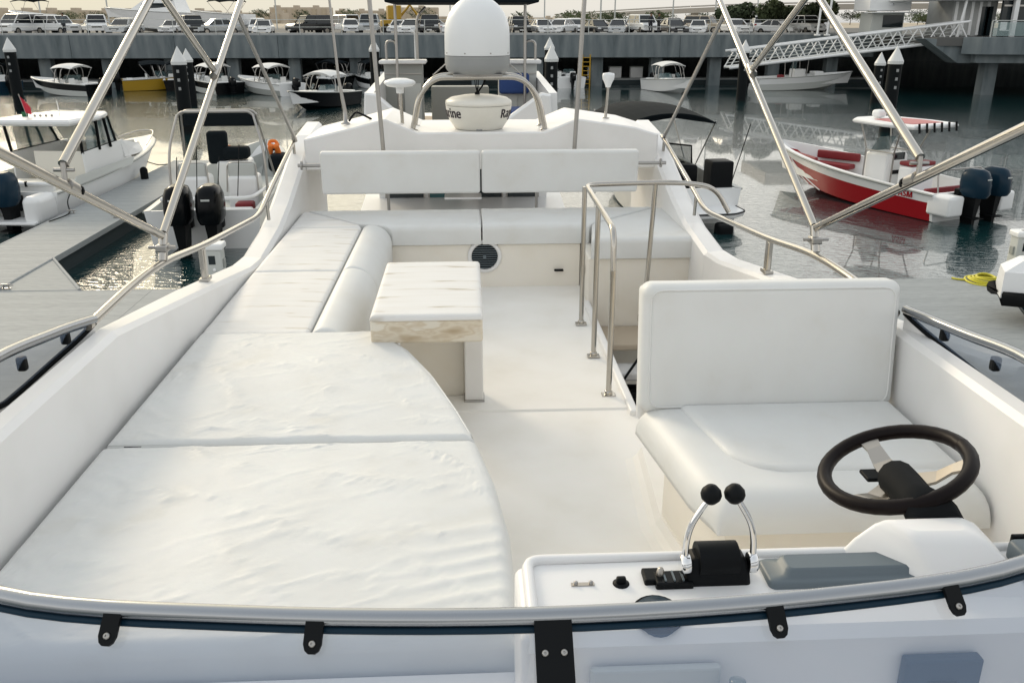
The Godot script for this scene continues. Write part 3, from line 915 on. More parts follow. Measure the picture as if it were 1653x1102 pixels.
	obj("hood", MB.new(t).box(V(1.22, 4.05, -1.64), V(0.17, 0.055, 0.12), 0.015, 3), M.grey_cover, t)
	obj("face", MB.new(t).box(V(1.22, 4.055, -1.705), V(0.14, 0.05, 0.012), 0.004), M.black_gloss, t)
	# satellite dome on two steel hoops
	t = thing("satellite_dome", "tall white satellite dome with grey base on steel hoops", "dome", V(0, 4.35, -7.62))
	var prof := [[0.20, 4.79], [0.235, 4.80], [0.262, 4.835], [0.268, 4.88], [0.268, 4.935]]
	obj("base", MB.new(t).lathe(prof, V(0, 0, -7.62), 40), M.dome_grey, t)
	var shell := [[0.265, 4.938], [0.268, 4.945], [0.267, 5.10]]
	for k in 12:
		var a := PI / 2 * k / 11
		shell.append([0.267 * cos(a), 5.10 + 0.30 * sin(a)])
	obj("shell", MB.new(t).lathe(shell, V(0, 0, -7.62), 40), M.dome_white, t)
	for k in 8:
		var a := TAU * (k + 0.5) / 8
		obj("screw", MB.new(t).lathe([[0.006, -0.003], [0.006, 0.003]], V(cos(a) * 0.268, 4.958, -7.62 + sin(a) * 0.268), 8, Basis(Vector3.UP, -a) * Basis(Vector3.BACK, -PI / 2)), M.dull_steel, t)
	for z in [-7.46, -7.80]:
		obj("hoop", MB.new(t).tube(bend([V(-0.545, 4.35, z), V(-0.49, 4.62, z), V(-0.36, 4.772, z), V(0.36, 4.772, z), V(0.50, 4.62, z), V(0.555, 4.35, z)], 0.16, 8), 0.021, 10), M.steel, t)
		for x in [-0.545, 0.555]:
			obj("foot_plate", MB.new(t).lathe([[0.045, 0], [0.045, 0.010], [0.024, 0.014]], V(x, 4.351, z), 16), M.steel, t)
	obj("mounting_plate", MB.new(t).box(V(0, 4.79, -7.63), V(0.40, 0.012, 0.40), 0.003), M.dull_steel, t)
	for s in [-1, 1]:
		obj("stay", MB.new(t).tube([V(s * 0.37, 4.78, -7.62), V(s * 0.262, 4.87, -7.62)], 0.006, 6), M.dull_steel, t)
	# radar scanner under it
	t = thing("radar_scanner", "low round ivory radar scanner with dark lettering under the dome", "radar", V(0.005, 4.35, -7.60))
	var rc := V(0.005, 0, -7.60)
	obj("body", MB.new(t).lathe([[0.19, 4.352], [0.20, 4.356], [0.245, 4.42], [0.268, 4.48], [0.277, 4.545]], rc, 44), M.ivory, t)
	obj("lid", MB.new(t).lathe([[0.274, 4.548], [0.279, 4.556], [0.274, 4.580], [0.235, 4.605], [0.13, 4.624], [0.001, 4.630]], rc, 44), M.ivory, t)
	obj("logo_tab", MB.new(t).box(V(0.005, 4.362, -7.40), V(0.05, 0.016, 0.012), 0.004), M.dome_grey, t)
	var font := SystemFont.new()
	font.font_names = PackedStringArray(["Droid Sans"])
	font.font_weight = 700
	for w in 2:
		var word := "Raymarine"
		var cx := 0.0
		for k in word.length():
			var wide: float = {"m": 0.086, "i": 0.030, "r": 0.043, "R": 0.066}.get(word[k], 0.056)
			var ang := -0.70 + PI * w - (cx + wide / 2) / 0.27 + PI / 2 + (0.0 if w == 0 else 0.0)
			cx += wide
			var tm := TextMesh.new()
			tm.text = word[k]
			tm.font = font
			tm.font_size = 32
			tm.pixel_size = 0.0031
			tm.depth = 0.003
			var o := MeshInstance3D.new()
			o.mesh = tm
			o.material_override = M.print_black
			o.name = "letter"
			t.add_child(o, true)
			o.basis = Basis(Vector3.UP, PI / 2 - ang) * Basis(Vector3.RIGHT, 0.22)
			o.position = V(cos(ang) * 0.269, 4.487 - 4.35, sin(ang) * 0.269)
	t = thing("cable_tail", "black cables hanging from the dome to the radar lid", "cable", V(0, 4.63, -7.60))
	for k in 3:
		obj("cable", MB.new(t).tube([V(-0.03 + 0.02 * k, 4.785, -7.58), V(-0.02 + 0.012 * k, 4.70, -7.58), V(-0.005, 4.638, -7.59)], 0.004, 6), M.black_rubber, t)
	obj("cable", MB.new(t).tube(curve([V(0.07, 4.785, -7.57), V(0.05, 4.72, -7.56), V(0.01, 4.66, -7.57), V(-0.005, 4.635, -7.59)]), 0.008, 6), M.black_rubber, t)
	obj("gland", MB.new(t).lathe([[0.022, 4.625], [0.022, 4.64], [0.010, 4.652]], V(-0.005, 0, -7.59), 10), M.black_rubber, t)
	# two antennas on poles
	t = thing("antenna", "flat white mushroom antenna on a steel pole left of the radar", "antenna", V(-0.63, 4.38, -7.52))
	obj("pole", MB.new(t).tube([V(-0.63, 4.375, -7.52), V(-0.64, 4.70, -7.52)], 0.014, 8), M.steel, t)
	obj("foot_plate", MB.new(t).lathe([[0.04, 0], [0.04, 0.008], [0.018, 0.012]], V(-0.63, 4.378, -7.52), 14), M.steel, t)
	obj("head", MB.new(t).lathe([[0.03, -0.055], [0.033, -0.01], [0.10, 0.0], [0.128, 0.02], [0.132, 0.03], [0.115, 0.047], [0.06, 0.062], [0.001, 0.066]], V(-0.64, 4.70, -7.52), 28), M.dome_white, t)
	t = thing("antenna", "small white bulb antenna on a steel pole right of the dome", "antenna", V(1.10, 4.42, -7.75))
	obj("pole", MB.new(t).tube([V(1.10, 4.40, -7.75), V(1.115, 4.68, -7.75)], 0.013, 8), M.steel, t)
	obj("foot_plate", MB.new(t).lathe([[0.035, 0], [0.035, 0.008], [0.016, 0.012]], V(1.10, 4.412, -7.75), 14), M.steel, t)
	obj("head", MB.new(t).lathe([[0.02, 0], [0.03, 0.03], [0.05, 0.07], [0.053, 0.10], [0.048, 0.115], [0.001, 0.122]], V(1.115, 4.67, -7.75), 20), M.dome_white, t)
	t = thing("whip_antenna", "thin steel whip aerial at the left shoulder of the arch", "antenna", V(-1.13, 4.36, -7.75))
	obj("base", MB.new(t).lathe([[0.04, 0], [0.04, 0.01], [0.018, 0.02], [0.016, 0.12]], V(-1.13, 4.375, -7.75), 12), M.dull_steel, t)
	obj("whip", MB.new(t).tube([V(-1.13, 4.49, -7.75), V(-1.165, 4.75, -7.75), V(-1.22, 5.75, -7.75)], [0.017, 0.012, 0.009], 8), M.dull_steel, t)
	obj("lead", MB.new(t).tube(curve([V(-1.10, 4.40, -7.75), V(-1.04, 4.47, -7.74), V(-0.98, 4.46, -7.70), V(-0.90, 4.425, -7.66)]), 0.009, 6), M.black_rubber, t)
	# things seen down the stairwell
	t = thing("cable_coil", "black cable coil lying on a step in the open stairwell", "cable", V(0.98, 2.88, -5.25))
	for k in 4:
		var p := []
		for j in 25:
			var a := TAU * j / 24
			p.append(V(0.98 + cos(a) * (0.15 - 0.012 * k), 2.895 + 0.014 * k + 0.006 * sin(a * 3 + k), -5.25 + sin(a) * (0.11 - 0.008 * k)))
		obj("turn", MB.new(t).tube(p, 0.008, 6), M.black_rubber, t)
	obj("tail", MB.new(t).tube(curve([V(0.84, 2.93, -5.22), V(0.95, 3.02, -5.36), V(1.15, 3.15, -5.62)]), 0.010, 6), M.black_rubber, t)
	t = thing("black_bag", "black bag in the dark of the stairwell", "bag", V(1.0, 2.13, -4.75))
	obj("body", MB.new(t).box(V(1.05, 2.44, -4.72), V(0.55, 0.60, 0.5), 0.09, 3), M.black_canvas, t)
	obj("strap", MB.new(t).tube(curve([V(0.85, 2.68, -4.75), V(0.95, 2.78, -4.9), V(1.1, 2.74, -4.95), V(1.2, 2.66, -4.8)]), 0.014, 6), M.black_rubber, t)


func steelwork() -> void:
	# rail round the hatch
	var t := thing("hatch_rail", "stainless steel guard rail round the open stairwell", "railing", V(0.64, FL, -4.9))
	obj("top_rail", MB.new(t).tube(bend([V(0.64, 3.95, -4.325), V(0.64, 4.205, -4.36), V(0.645, 4.235, -5.50), V(1.10, 4.235, -5.56), V(1.33, 4.225, -5.58), V(1.50, 4.19, -5.60), V(1.60, 4.03, -5.60)], 0.09), 0.016, 10), M.steel, t)
	for k in [[-4.325, 4.0], [-4.915, 4.22], [-5.515, 4.22]]:
		var p := obj("post", MB.new(t).tube([V(0.64, FL, k[0]), V(0.64, k[1], k[0])], 0.0155, 10), M.steel, t)
		obj("foot_plate", MB.new(t).box(V(0.64, FL + 0.008, k[0]), V(0.075, 0.012, 0.055), 0.004), M.steel, p)
		obj("collar", MB.new(t).lathe([[0.022, 0.012], [0.022, 0.03], [0.017, 0.034]], V(0.64, FL, k[0]), 12), M.steel, p)
	var far_post := obj("post", MB.new(t).tube([V(1.075, 3.30, -5.60), V(1.10, 4.225, -5.56)], 0.0155, 10), M.steel, t)
	obj("foot_plate", MB.new(t).box(V(1.075, 3.30, -5.62), V(0.06, 0.05, 0.06), 0.006), M.steel, far_post)
	# handrails along the coamings
	for s in [-1, 1]:
		var x: float = 1.50 if s < 0 else 1.53
		t = thing("hand_rail", "stainless hand rail along the %s coaming, rising onto the arch leg" % ("left" if s < 0 else "right"), "railing", V(s * x, 3.9, -4.6), 0.0, "hand rails on the coamings")
		obj("rail", MB.new(t).tube(bend([V(s * x, 4.15, -3.12), V(s * x, 4.175, -3.6), V(s * x, 4.165, -4.0), V(s * x, 4.09, -4.6), V(s * x, 3.985, -5.8), V(s * (x + 0.01), 3.985, -6.02), V(s * (x + 0.02), 4.06, -6.40), V(s * (x + 0.02), 4.29, -7.50)], 0.22), 0.0175, 10), M.steel, t)
		var p := obj("post", MB.new(t).box(V(s * x, 4.0, -4.58), V(0.03, 0.17, 0.05), 0.008), M.steel, t)
		obj("foot_plate", MB.new(t).box(V(s * x, 3.915, -4.58), V(0.05, 0.02, 0.08), 0.004), M.steel, p)
		for k in [[4.0, 3.87, -6.25], [4.29, 4.16, -7.40]]:
			obj("post", MB.new(t).tube([V(s * (x + 0.02), k[1], k[2] - 0.02), V(s * (x + 0.02), k[0] + 0.04, k[2])], 0.012, 8), M.steel, t)
	# folded-back sun awning frame: two planes of tube, one at each side, joined overhead out of sight
	t = thing("awning_frame", "stainless tube awning frame rising from both coamings", "awning frame", V(0, 4.2, -4.0))
	for s in [-1, 1]:
		var x: float = s * (1.5 if s < 0 else 1.545)
		var j := V(x, 4.285, -4.04)
		var b := obj("mount", MB.new(t).tube([V(x, 4.17, -3.985), j], 0.021, 10), M.steel, t)
		obj("hinge", MB.new(t).box(V(x, 4.225, -4.01), V(0.055, 0.035, 0.06), 0.008), M.dull_steel, b)
		obj("thumb_screw", MB.new(t).tube([V(x - 0.06, 4.23, -4.0), V(x + 0.06, 4.23, -4.0)], 0.008, 6), M.dull_steel, b)
		var main_top := V(x, 5.62, -6.55)
		obj("main_bow", MB.new(t).tube([j, main_top], 0.0185, 10), M.steel, t)
		var fore := V(x, 5.0, -2.35)
		obj("fore_bow", MB.new(t).tube([j + V(0, 0, 0.03), fore], 0.0185, 10), M.steel, t)
		var f := V(x, 4.735, -3.15)
		var br := obj("brace", MB.new(t).tube([f, V(x, 5.45, -4.60)], 0.0175, 10), M.steel, t)
		obj("clamp", MB.new(t).tube([f + V(0, -0.075, 0.01), f + V(0, 0.005, 0)], 0.010, 8), M.dull_steel, br)
		obj("pin", MB.new(t).tube([f + V(-0.035, -0.02, 0), f + V(0.035, -0.02, 0)], 0.007, 6), M.dull_steel, br)
		obj("collar", MB.new(t).tube([f + V(0, -0.072, 0.0), f + V(0, -0.097, -0.06)], 0.0235, 10), M.dull_steel, br)
		obj("strap", MB.new(t).tube([f + V(0, -0.105, -0.075), f + V(0, -0.109, -0.087)], 0.0225, 10), M.black_rubber, br)
		var g := V(x, 4.935, -5.21)
		br = obj("brace", MB.new(t).tube([g, V(x, 5.5, -4.08)], 0.0165, 10), M.steel, t)
		obj("clamp", MB.new(t).tube([g - V(0, 0.022, -0.042), g + V(0, 0.022, -0.042)], 0.0225, 10), M.dull_steel, br)
		obj("aft_stay", MB.new(t).tube([V(x, 5.24, -5.87), V(x, 4.28, -7.42)], 0.014, 8), M.dull_steel, t)
		obj("aft_strut", MB.new(t).tube([V(s * 0.765, 4.22, -7.15), V(s * 0.83, 5.70, -7.15)], 0.0175, 10), M.dull_steel, t)
		obj("awning_bow", MB.new(t).tube([V(x, 5.62, -6.55), V(x, 5.70, -7.15)], 0.0175, 10), M.steel, t)
	obj("awning_bow", MB.new(t).tube([V(-1.5, 5.70, -7.15), V(1.545, 5.70, -7.15)], 0.0175, 10), M.steel, t)
	obj("awning_bow", MB.new(t).tube([V(-1.5, 5.62, -6.55), V(1.545, 5.62, -6.55)], 0.0175, 10), M.steel, t)


func docks() -> void:
	# main walkway astern and the finger beside the left boats; every board is a piece
	var wk := thing("walkway", "pale grey boarded floating walkway astern of the yacht", "dock", V(0, 0.5, -13))
	obj("float", MB.new(wk).box(V(0, 0.20, -13.1), V(44, 0.50, 5.9)), M.dark_float, wk)
	for sgn in [-1, 1]:
		obj("edge_beam", MB.new(wk).box(V(0, 0.405, -13.1 + sgn * 2.98), V(44, 0.17, 0.06), 0.01), M.plank_pale, wk)
	var bm := BoxMesh.new()
	bm.size = V(3.992, 0.035, 0.2395)
	for i in 24:
		for j in 11:
			var x := -20.0 + j * 4.0
			if absf(x) > 3.0:
				share("plank", bm, M.plank if (i * 7 + j * 3) % 5 < 2 else M.plank_pale, V(x, 0.4845 - 0.5 + 0.001 * ((i * 3 + j) % 3), -15.88 + i * 0.242 + 13.0), wk)
	var fg := thing("finger_pier", "narrow grey boarded finger pier between the two left boats", "dock", V(-9.75, 0.5, -24))
	obj("float", MB.new(fg).box(V(-9.75, 0.18, -24.2), V(1.5, 0.42, 16.0)), M.dark_float, fg)
	var fb := BoxMesh.new()
	fb.size = V(1.62, 0.035, 0.197)
	for i in 82:
		share("plank", fb, M.plank if (i * 7) % 5 < 2 else M.plank_pale, V(0, -0.019 + 0.001 * (i % 3), -16.2 - i * 0.2 + 24), fg)
	for s in [-1, 1]:
		obj("edge_beam", MB.new(fg).box(V(-9.75 + s * 0.845, 0.44, -24.3), V(0.06, 0.13, 16.4), 0.008), M.plank_pale, fg)
	obj("gusset", MB.new(fg).prism([[-8.86, -16.13], [-7.36, -16.13], [-8.86, -18.5]], "y", 0.36, 0.492, 0.008), M.plank, fg)
	for k in [[V(-8.86, 0.495, -18.5), V(-7.36, 0.495, -16.13)], [V(-8.87, 0.495, -16.13), V(-8.87, 0.495, -18.5)]]:
		obj("gusset_trim", MB.new(fg).tube([k[0], k[1]], 0.035, 6), M.plank_pale, fg)
	cleat("steel cleat at the corner of the triangular dock gusset", V(-8.75, 0.505, -16.25), 0.5)
	cleat("steel cleat on the finger pier edge by the outboard engines", V(-9.05, 0.505, -22.6), 0.2)
	cleat("steel cleat on the finger pier beside the cabin boat", V(-10.4, 0.505, -23.2), 0.1)
	var ln := thing("mooring_line", "dark mooring line from the cabin boat to the finger pier", "rope", V(-10.4, 0.55, -23.2))
	obj("rope", MB.new(ln).tube(curve([V(-11.0, 1.0, -25.2), V(-10.8, 0.72, -24.0), V(-10.5, 0.54, -23.3), V(-10.35, 0.55, -22.7), V(-10.5, 0.53, -22.1)]), 0.016, 6), M.black_rubber, ln)
	ln = thing("mooring_line", "dark bow line hanging from the cabin boat's bow", "rope", V(-11.4, 0.6, -30.5))
	obj("rope", MB.new(ln).tube(curve([V(-11.5, 1.45, -29.6), V(-11.1, 0.95, -30.2), V(-10.7, 0.62, -30.8), V(-10.45, 0.56, -31.2)]), 0.018, 6), M.black_rubber, ln)
	obj("loop", MB.new(ln).tube(curve([V(-11.5, 1.45, -29.6), V(-11.35, 1.0, -29.5), V(-11.25, 0.7, -29.3)]), 0.018, 6), M.black_rubber, ln)
	pedestal("white power pedestal behind the left hand rail", V(-4.72, 0.5, -15.75), 0.0)
	pedestal("tall grey power pedestal beside the yellow hose", V(10.5, 0.5, -15.95), 0.25)
	var hs := thing("hose_coil", "coiled yellow water hose on the right walkway", "hose", V(9.85, 0.5, -15.75))
	for k in 5:
		var p := []
		for j in 33:
			var a := TAU * j / 32
			p.append(V(9.78 + 0.02 * sin(k * 2.1) + cos(a) * (0.34 - 0.045 * k), 0.524 + 0.030 * k * 0.7 + 0.012 * sin(a * 2 + k), -15.78 + sin(a) * (0.33 - 0.04 * k)))
		obj("turn", MB.new(hs).tube(p, 0.020, 7), M.yellow_hose, hs)
	obj("tail", MB.new(hs).tube(curve([V(9.46, 0.525, -15.85), V(9.32, 0.525, -15.92), V(9.26, 0.525, -16.0)]), 0.019, 7), M.yellow_hose, hs)
	# piles
	pile(V(-13.85, 0, -45.0), 4.1, "black pile with white cone cap behind the twin-engine boat")
	pile(V(20.9, 0, -44.0), 4.1, "black pile with white cone cap beyond the red boat")
	pile(V(4.35, 0, -47.5), 4.1, "large black pile with white cone cap right of the neighbour yacht")
	pile(V(-27.9, 0, -58.0), 4.3, "black pile with white cap at the left edge")
	pile(V(5.75, 0, -64.0), 4.2, "slim black pile with white cap behind the larger pile")
	pile(V(18.9, 0, -62.0), 4.05, "black pile with white cap beside the white bowrider")
	pile(V(27.5, 0, -60.0), 3.3, "black pile with white cap in front of the gangway")
	pile(V(-17.9, 0, -60.0), 3.6, "black pile with white cap behind the folded awning tube")
	pile(V(-6.35, 0, -64.0), 4.1, "black pile with white cap left of the neighbour yacht's hardtop post")


func cleat(label: String, at: Vector3, turn: float) -> void:
	var t := thing("cleat", label, "cleat", at, turn, "dock cleats")
	obj("horn", MB.new(t).tube([at + V(-0.13, 0.06, 0), at + V(-0.07, 0.075, 0), at + V(0.07, 0.075, 0), at + V(0.13, 0.06, 0)], [0.012, 0.018, 0.018, 0.012], 8), M.dull_steel, t)
	for x in [-0.04, 0.04]:
		obj("leg", MB.new(t).tube([at + V(x * 1.3, 0, 0), at + V(x, 0.07, 0)], 0.015, 8), M.dull_steel, t)
	obj("base", MB.new(t).box(at + V(0, 0.006, 0), V(0.16, 0.012, 0.06), 0.004), M.dull_steel, t)


func pedestal(label: String, at: Vector3, turn: float) -> void:
	var t := thing("power_pedestal", label, "power pedestal", at, turn, "dock power pedestals")
	obj("body", MB.new(t).box(at + V(0, 0.42, 0), V(0.34, 0.84, 0.26), 0.02, 2), M.pale_panel, t)
	obj("lid", MB.new(t).box(at + V(0, 0.90, 0), V(0.42, 0.12, 0.32), 0.035, 3), M.white_paint, t)
	obj("handle", MB.new(t).box(at + V(0, 0.965, 0.02), V(0.14, 0.012, 0.05), 0.004), M.grey_panel, t)
	obj("meter_window", MB.new(t).box(at + V(0, 0.66, 0.132), V(0.12, 0.16, 0.01), 0.003), M.dark_glass, t)
	obj("lamp", MB.new(t).lathe([[0.03, 0], [0.03, 0.02], [0.015, 0.03]], at + V(0.03, 0.48, 0.13), 12, Basis(Vector3.RIGHT, PI / 2)), M.white_paint, t)
	for x in [-0.18, 0.18]:
		obj("socket", MB.new(t).box(at + V(x, 0.58, 0), V(0.04, 0.16, 0.12), 0.01), M.grey_panel, t)


func pile(at: Vector3, h: float, label: String) -> void:
	var t := thing("mooring_pile", label, "pile", at, 0.0, "mooring piles")
	obj("shaft", MB.new(t).lathe([[0.33, -1.5], [0.33, h - 0.85]], at, 18), M.pile_black, t)
	obj("cap", MB.new(t).lathe([[0.36, h - 0.86], [0.37, h - 0.72], [0.001, h]], at, 18, Basis(), false), M.pile_cap, t)
	for k in 3:
		obj("marker", MB.new(t).box(at + V(0.0, h - 1.15 - 0.4 * k, 0.33), V(0.12, 0.14, 0.02)), M.dome_grey, t)


# hull along local -z from the stern at 0 to the bow at L; returns a callable giving [half beam, gunwale height] at u
func hull(t: Node3D, L: float, B: float, fs: float, fb: float, below: Material, above: Material, liner: Material, sole := 0.35, split := 0.55, deck_from := 2.0) -> Callable:
	var sec := func(u: float) -> Array:
		var b := B / 2 * pow(maxf(0.0, 1.0 - pow(maxf(0.0, (u - 0.3) / 0.7), 2.3)), 0.75) + 0.015
		return [b, lerpf(fs, fb, 0.35 * u + 0.65 * u * u)]
	var low := []
	var high := []
	var inner := []
	var rail := [[], []]
	var X := t.transform
	for k in 15:
		var u := k / 14.0
		var bg: Array = sec.call(u)
		var b: float = bg[0]
		var g: float = bg[1]
		var zk := -L * (u - 0.16 * pow(u, 4))
		var zc := -L * (u - 0.10 * pow(u, 4))
		var zg := -L * u
		var cy := 0.02 + g * 0.5 * pow(u, 3)
		var ky := -0.30 + (g * 0.35 + 0.30) * pow(u, 4)
		var cb := b * (0.9 - 0.35 * u * u)
		var my := lerpf(cy, g, split)
		var mb_ := lerpf(cb, b, split) - 0.02 * B * u * (1.0 - u)
		var zm := lerpf(zc, zg, split)
		low.append(PackedVector3Array([X * V(-mb_, my, zm), X * V(-cb, cy, zc), X * V(0, ky, zk), X * V(cb, cy, zc), X * V(mb_, my, zm)]))
		high.append([[X * V(-b, g, zg), X * V(-mb_, my, zm)], [X * V(mb_, my, zm), X * V(b, g, zg)]])
		var wi := minf(0.14, b * 0.6)
		var s := sole if u < deck_from else g - 0.02
		inner.append(PackedVector3Array([X * V(b, g, zg), X * V(b - wi, g + 0.012, zg), X * V(maxf(b - wi - 0.04, 0.004), minf(s, g), minf(zg, 0) + (0.3 * u)), X * V(-maxf(b - wi - 0.04, 0.004), minf(s, g), zg + 0.3 * u), X * V(-(b - wi), g + 0.012, zg), X * V(-b, g, zg)]))
		rail[0].append(X * V(-b - 0.012, g - 0.03, zg - 0.005))
		rail[1].append(X * V(b + 0.012, g - 0.03, zg - 0.005))
	var lb := MB.new(t)
	for k in 4:
		lb.loft(low.map(func(r): return PackedVector3Array([r[k], r[k + 1]])), true, false, false)
	obj("hull", lb, below, t)
	var hb := MB.new(t)
	for w in 2:
		var a := []
		for r in high:
			a.append(PackedVector3Array(r[w]))
		hb.loft(a, true, false, false)
	obj("topside", hb, above, t)
	var nb := MB.new(t)
	for k in 5:
		nb.loft(inner.map(func(r): return PackedVector3Array([r[k], r[k + 1]])), true, false, false)
	obj("liner", nb, liner, t)
	var tr := MB.new(t)
	var l0 = low[0]
	tr.loft([PackedVector3Array([l0[2], l0[3], l0[4], high[0][1][1], high[0][0][0], l0[0], l0[1]]), PackedVector3Array([l0[2], l0[3], l0[4], high[0][1][1], high[0][0][0], l0[0], l0[1]].map(func(v): return v + X.basis * V(0, 0, -0.08)))], false)
	obj("transom", tr, above, t)
	for r in rail:
		obj("rub_rail", MB.new(t).tube(r, 0.028, 6), M.grey_panel, t)
	return sec


func outboard(t: Node3D, at: Vector3, m: Material, s := 1.0, tilt := 0.0) -> void:
	var X := t.transform * Transform3D(Basis(Vector3.RIGHT, tilt), at)
	var rows := []
	for k in [[0.02, 0.20, 0.30, 0.08], [0.12, 0.24, 0.38, 0.06], [0.35, 0.25, 0.40, 0.04], [0.55, 0.235, 0.37, 0.03], [0.68, 0.19, 0.30, 0.02], [0.73, 0.10, 0.18, 0.02]]:
		var ring := PackedVector3Array()
		for j in 16:
			var a := TAU * j / 16
			var c := cos(a)
			var q := sin(a)
			ring.append(X * (V(signf(c) * pow(absf(c), 0.7) * k[1], k[0], 0.42 + k[3] + signf(q) * pow(absf(q), 0.7) * k[2]) * s))
		rows.append(ring)
	var cow := obj("engine_cowling", MB.new(t).loft(rows), m, t)
	var mk := MB.new(t)
	mk.pre = X
	mk.box(V(0.0, 0.50, 0.84) * s, V(0.16, 0.035, 0.012) * s, 0.004)
	obj("engine_stripe", mk, M.pale_panel, cow)
	var leg := MB.new(t)
	leg.pre = X
	leg.loft([PackedVector3Array([V(-0.12, 0.05, 0.12) * s, V(0.12, 0.05, 0.12) * s, V(0.12, 0.05, 0.62) * s, V(-0.12, 0.05, 0.62) * s]), PackedVector3Array([V(-0.09, -0.45, 0.22) * s, V(0.09, -0.45, 0.22) * s, V(0.07, -0.45, 0.58) * s, V(-0.07, -0.45, 0.58) * s]), PackedVector3Array([V(-0.05, -1.05, 0.28) * s, V(0.05, -1.05, 0.28) * s, V(0.03, -1.05, 0.55) * s, V(-0.03, -1.05, 0.55) * s])], false)
	leg.box(V(0, -0.52, 0.50) * s, V(0.30, 0.02, 0.5) * s, 0.008)
	obj("engine_leg", leg, M.black_plastic, t)
	var br := MB.new(t)
	br.pre = X
	br.box(V(0, 0.0, 0.05) * s, V(0.26, 0.34, 0.18) * s, 0.03)
	obj("engine_bracket", br, M.black_plastic, t)


# box with rounded edges in a thing's own axes
func bit(called: String, t: Node3D, c: Vector3, s: Vector3, m: Material, r := 0.02, seg := 1, turn := Basis()) -> MeshInstance3D:
	var b := MB.new()
	b.box(c, s, r, seg, turn)
	return obj(called, b, m, t)


func pipe(called: String, t: Node3D, p: Array, r: float, m: Material) -> MeshInstance3D:
	return obj(called, MB.new().tube(p, r, 7), m, t)


func slab(called: String, t: Node3D, p: Array, m: Material, thick := 0.012) -> MeshInstance3D:
	var n: Vector3 = (p[1] - p[0]).cross(p[2] - p[0]).normalized() * thick
	return obj(called, MB.new().loft([PackedVector3Array(p), PackedVector3Array(p.map(func(v): return v + n))], false), m, t)


# curved canvas awning on tube bows
func awning(t: Node3D, w: float, z0: float, z1: float, y: float, foot: float, m: Material) -> void:
	var rows := []
	for k in 7:
		var u := k / 6.0
		var r := PackedVector3Array()
		for j in 9:
			var v := j / 8.0
			r.append(V((v - 0.5) * w, y + 0.16 * sin(PI * v) + 0.10 * sin(PI * u) - 0.10 * pow(absf(v - 0.5) * 2, 4), lerpf(z0, z1, u)))
		for j in range(8, -1, -1):
			r.append(r[j] - V(0, 0.025, 0))
		rows.append(r)
	obj("awning", MB.new().loft(rows, false), m, t)
	for s in [-1, 1]:
		for z in [z0, z1]:
			pipe("awning_leg", t, [V(s * w * 0.49, y - 0.05, z), V(s * w * 0.5, foot, (z0 + z1) / 2 + (z - (z0 + z1) / 2) * 0.25)], 0.018, M.dull_steel)


func sport_boat(label: String, at: Vector3, turn: float, below: Material, above: Material, L := 6.6, top: Material = null, tower := true) -> Node3D:
	var t := thing("sport_boat", label, "boat", at, turn, "boats moored along the far quay")
	t.set_meta("group", "boats moored along the far quay")
	hull(t, L, 2.5, 0.85, 1.25, below, above, M.white_paint, 0.45, 0.45)
	bit("fore_deck", t, V(0, 1.02, -L * 0.62), V(1.7, 0.12, 1.0), M.white_paint, 0.05, 2)
	for s in [-1, 1]:
		slab("windscreen", t, [V(s * 1.02, 0.98, -L * 0.42), V(s * 0.20, 0.98, -L * 0.58), V(s * 0.18, 1.42, -L * 0.51), V(s * 0.92, 1.42, -L * 0.38)], M.boat_glass)
		pipe("windscreen_frame", t, [V(s * 1.02, 0.98, -L * 0.42), V(s * 0.92, 1.42, -L * 0.38), V(s * 0.18, 1.42, -L * 0.51), V(s * 0.20, 0.98, -L * 0.58)], 0.02, M.black_plastic)
		bit("console", t, V(s * 0.62, 0.75, -L * 0.47), V(0.6, 0.6, 0.5), M.white_paint, 0.08, 2)
		bit("seat", t, V(s * 0.62, 0.72, -L * 0.33), V(0.5, 0.16, 0.45), M.vinyl, 0.05, 2)
		bit("seat_back", t, V(s * 0.62, 1.0, -L * 0.29), V(0.5, 0.5, 0.12), M.vinyl, 0.05, 2)
		bit("bow_seat", t, V(s * 0.48, 0.92, -L * 0.74), V(0.4, 0.14, 0.8), M.vinyl, 0.05, 2)
	bit("stern_seat", t, V(0, 0.72, -0.6), V(1.9, 0.4, 0.5), M.vinyl, 0.06, 2)
	if tower:
		for z in [-L * 0.36, -L * 0.44]:
			pipe("tower", t, bend([V(-1.14, 0.95, z - 0.2), V(-0.98, 2.0, z), V(0.98, 2.0, z), V(1.14, 0.95, z - 0.2)], 0.35), 0.03, M.dull_steel)
	if top:
		awning(t, 2.0, -L * 0.22, -L * 0.52, 2.02, 0.95, top)
	outboard(t, V(0, 0.62, 0.0), M.black_gloss, 0.9)
	return t


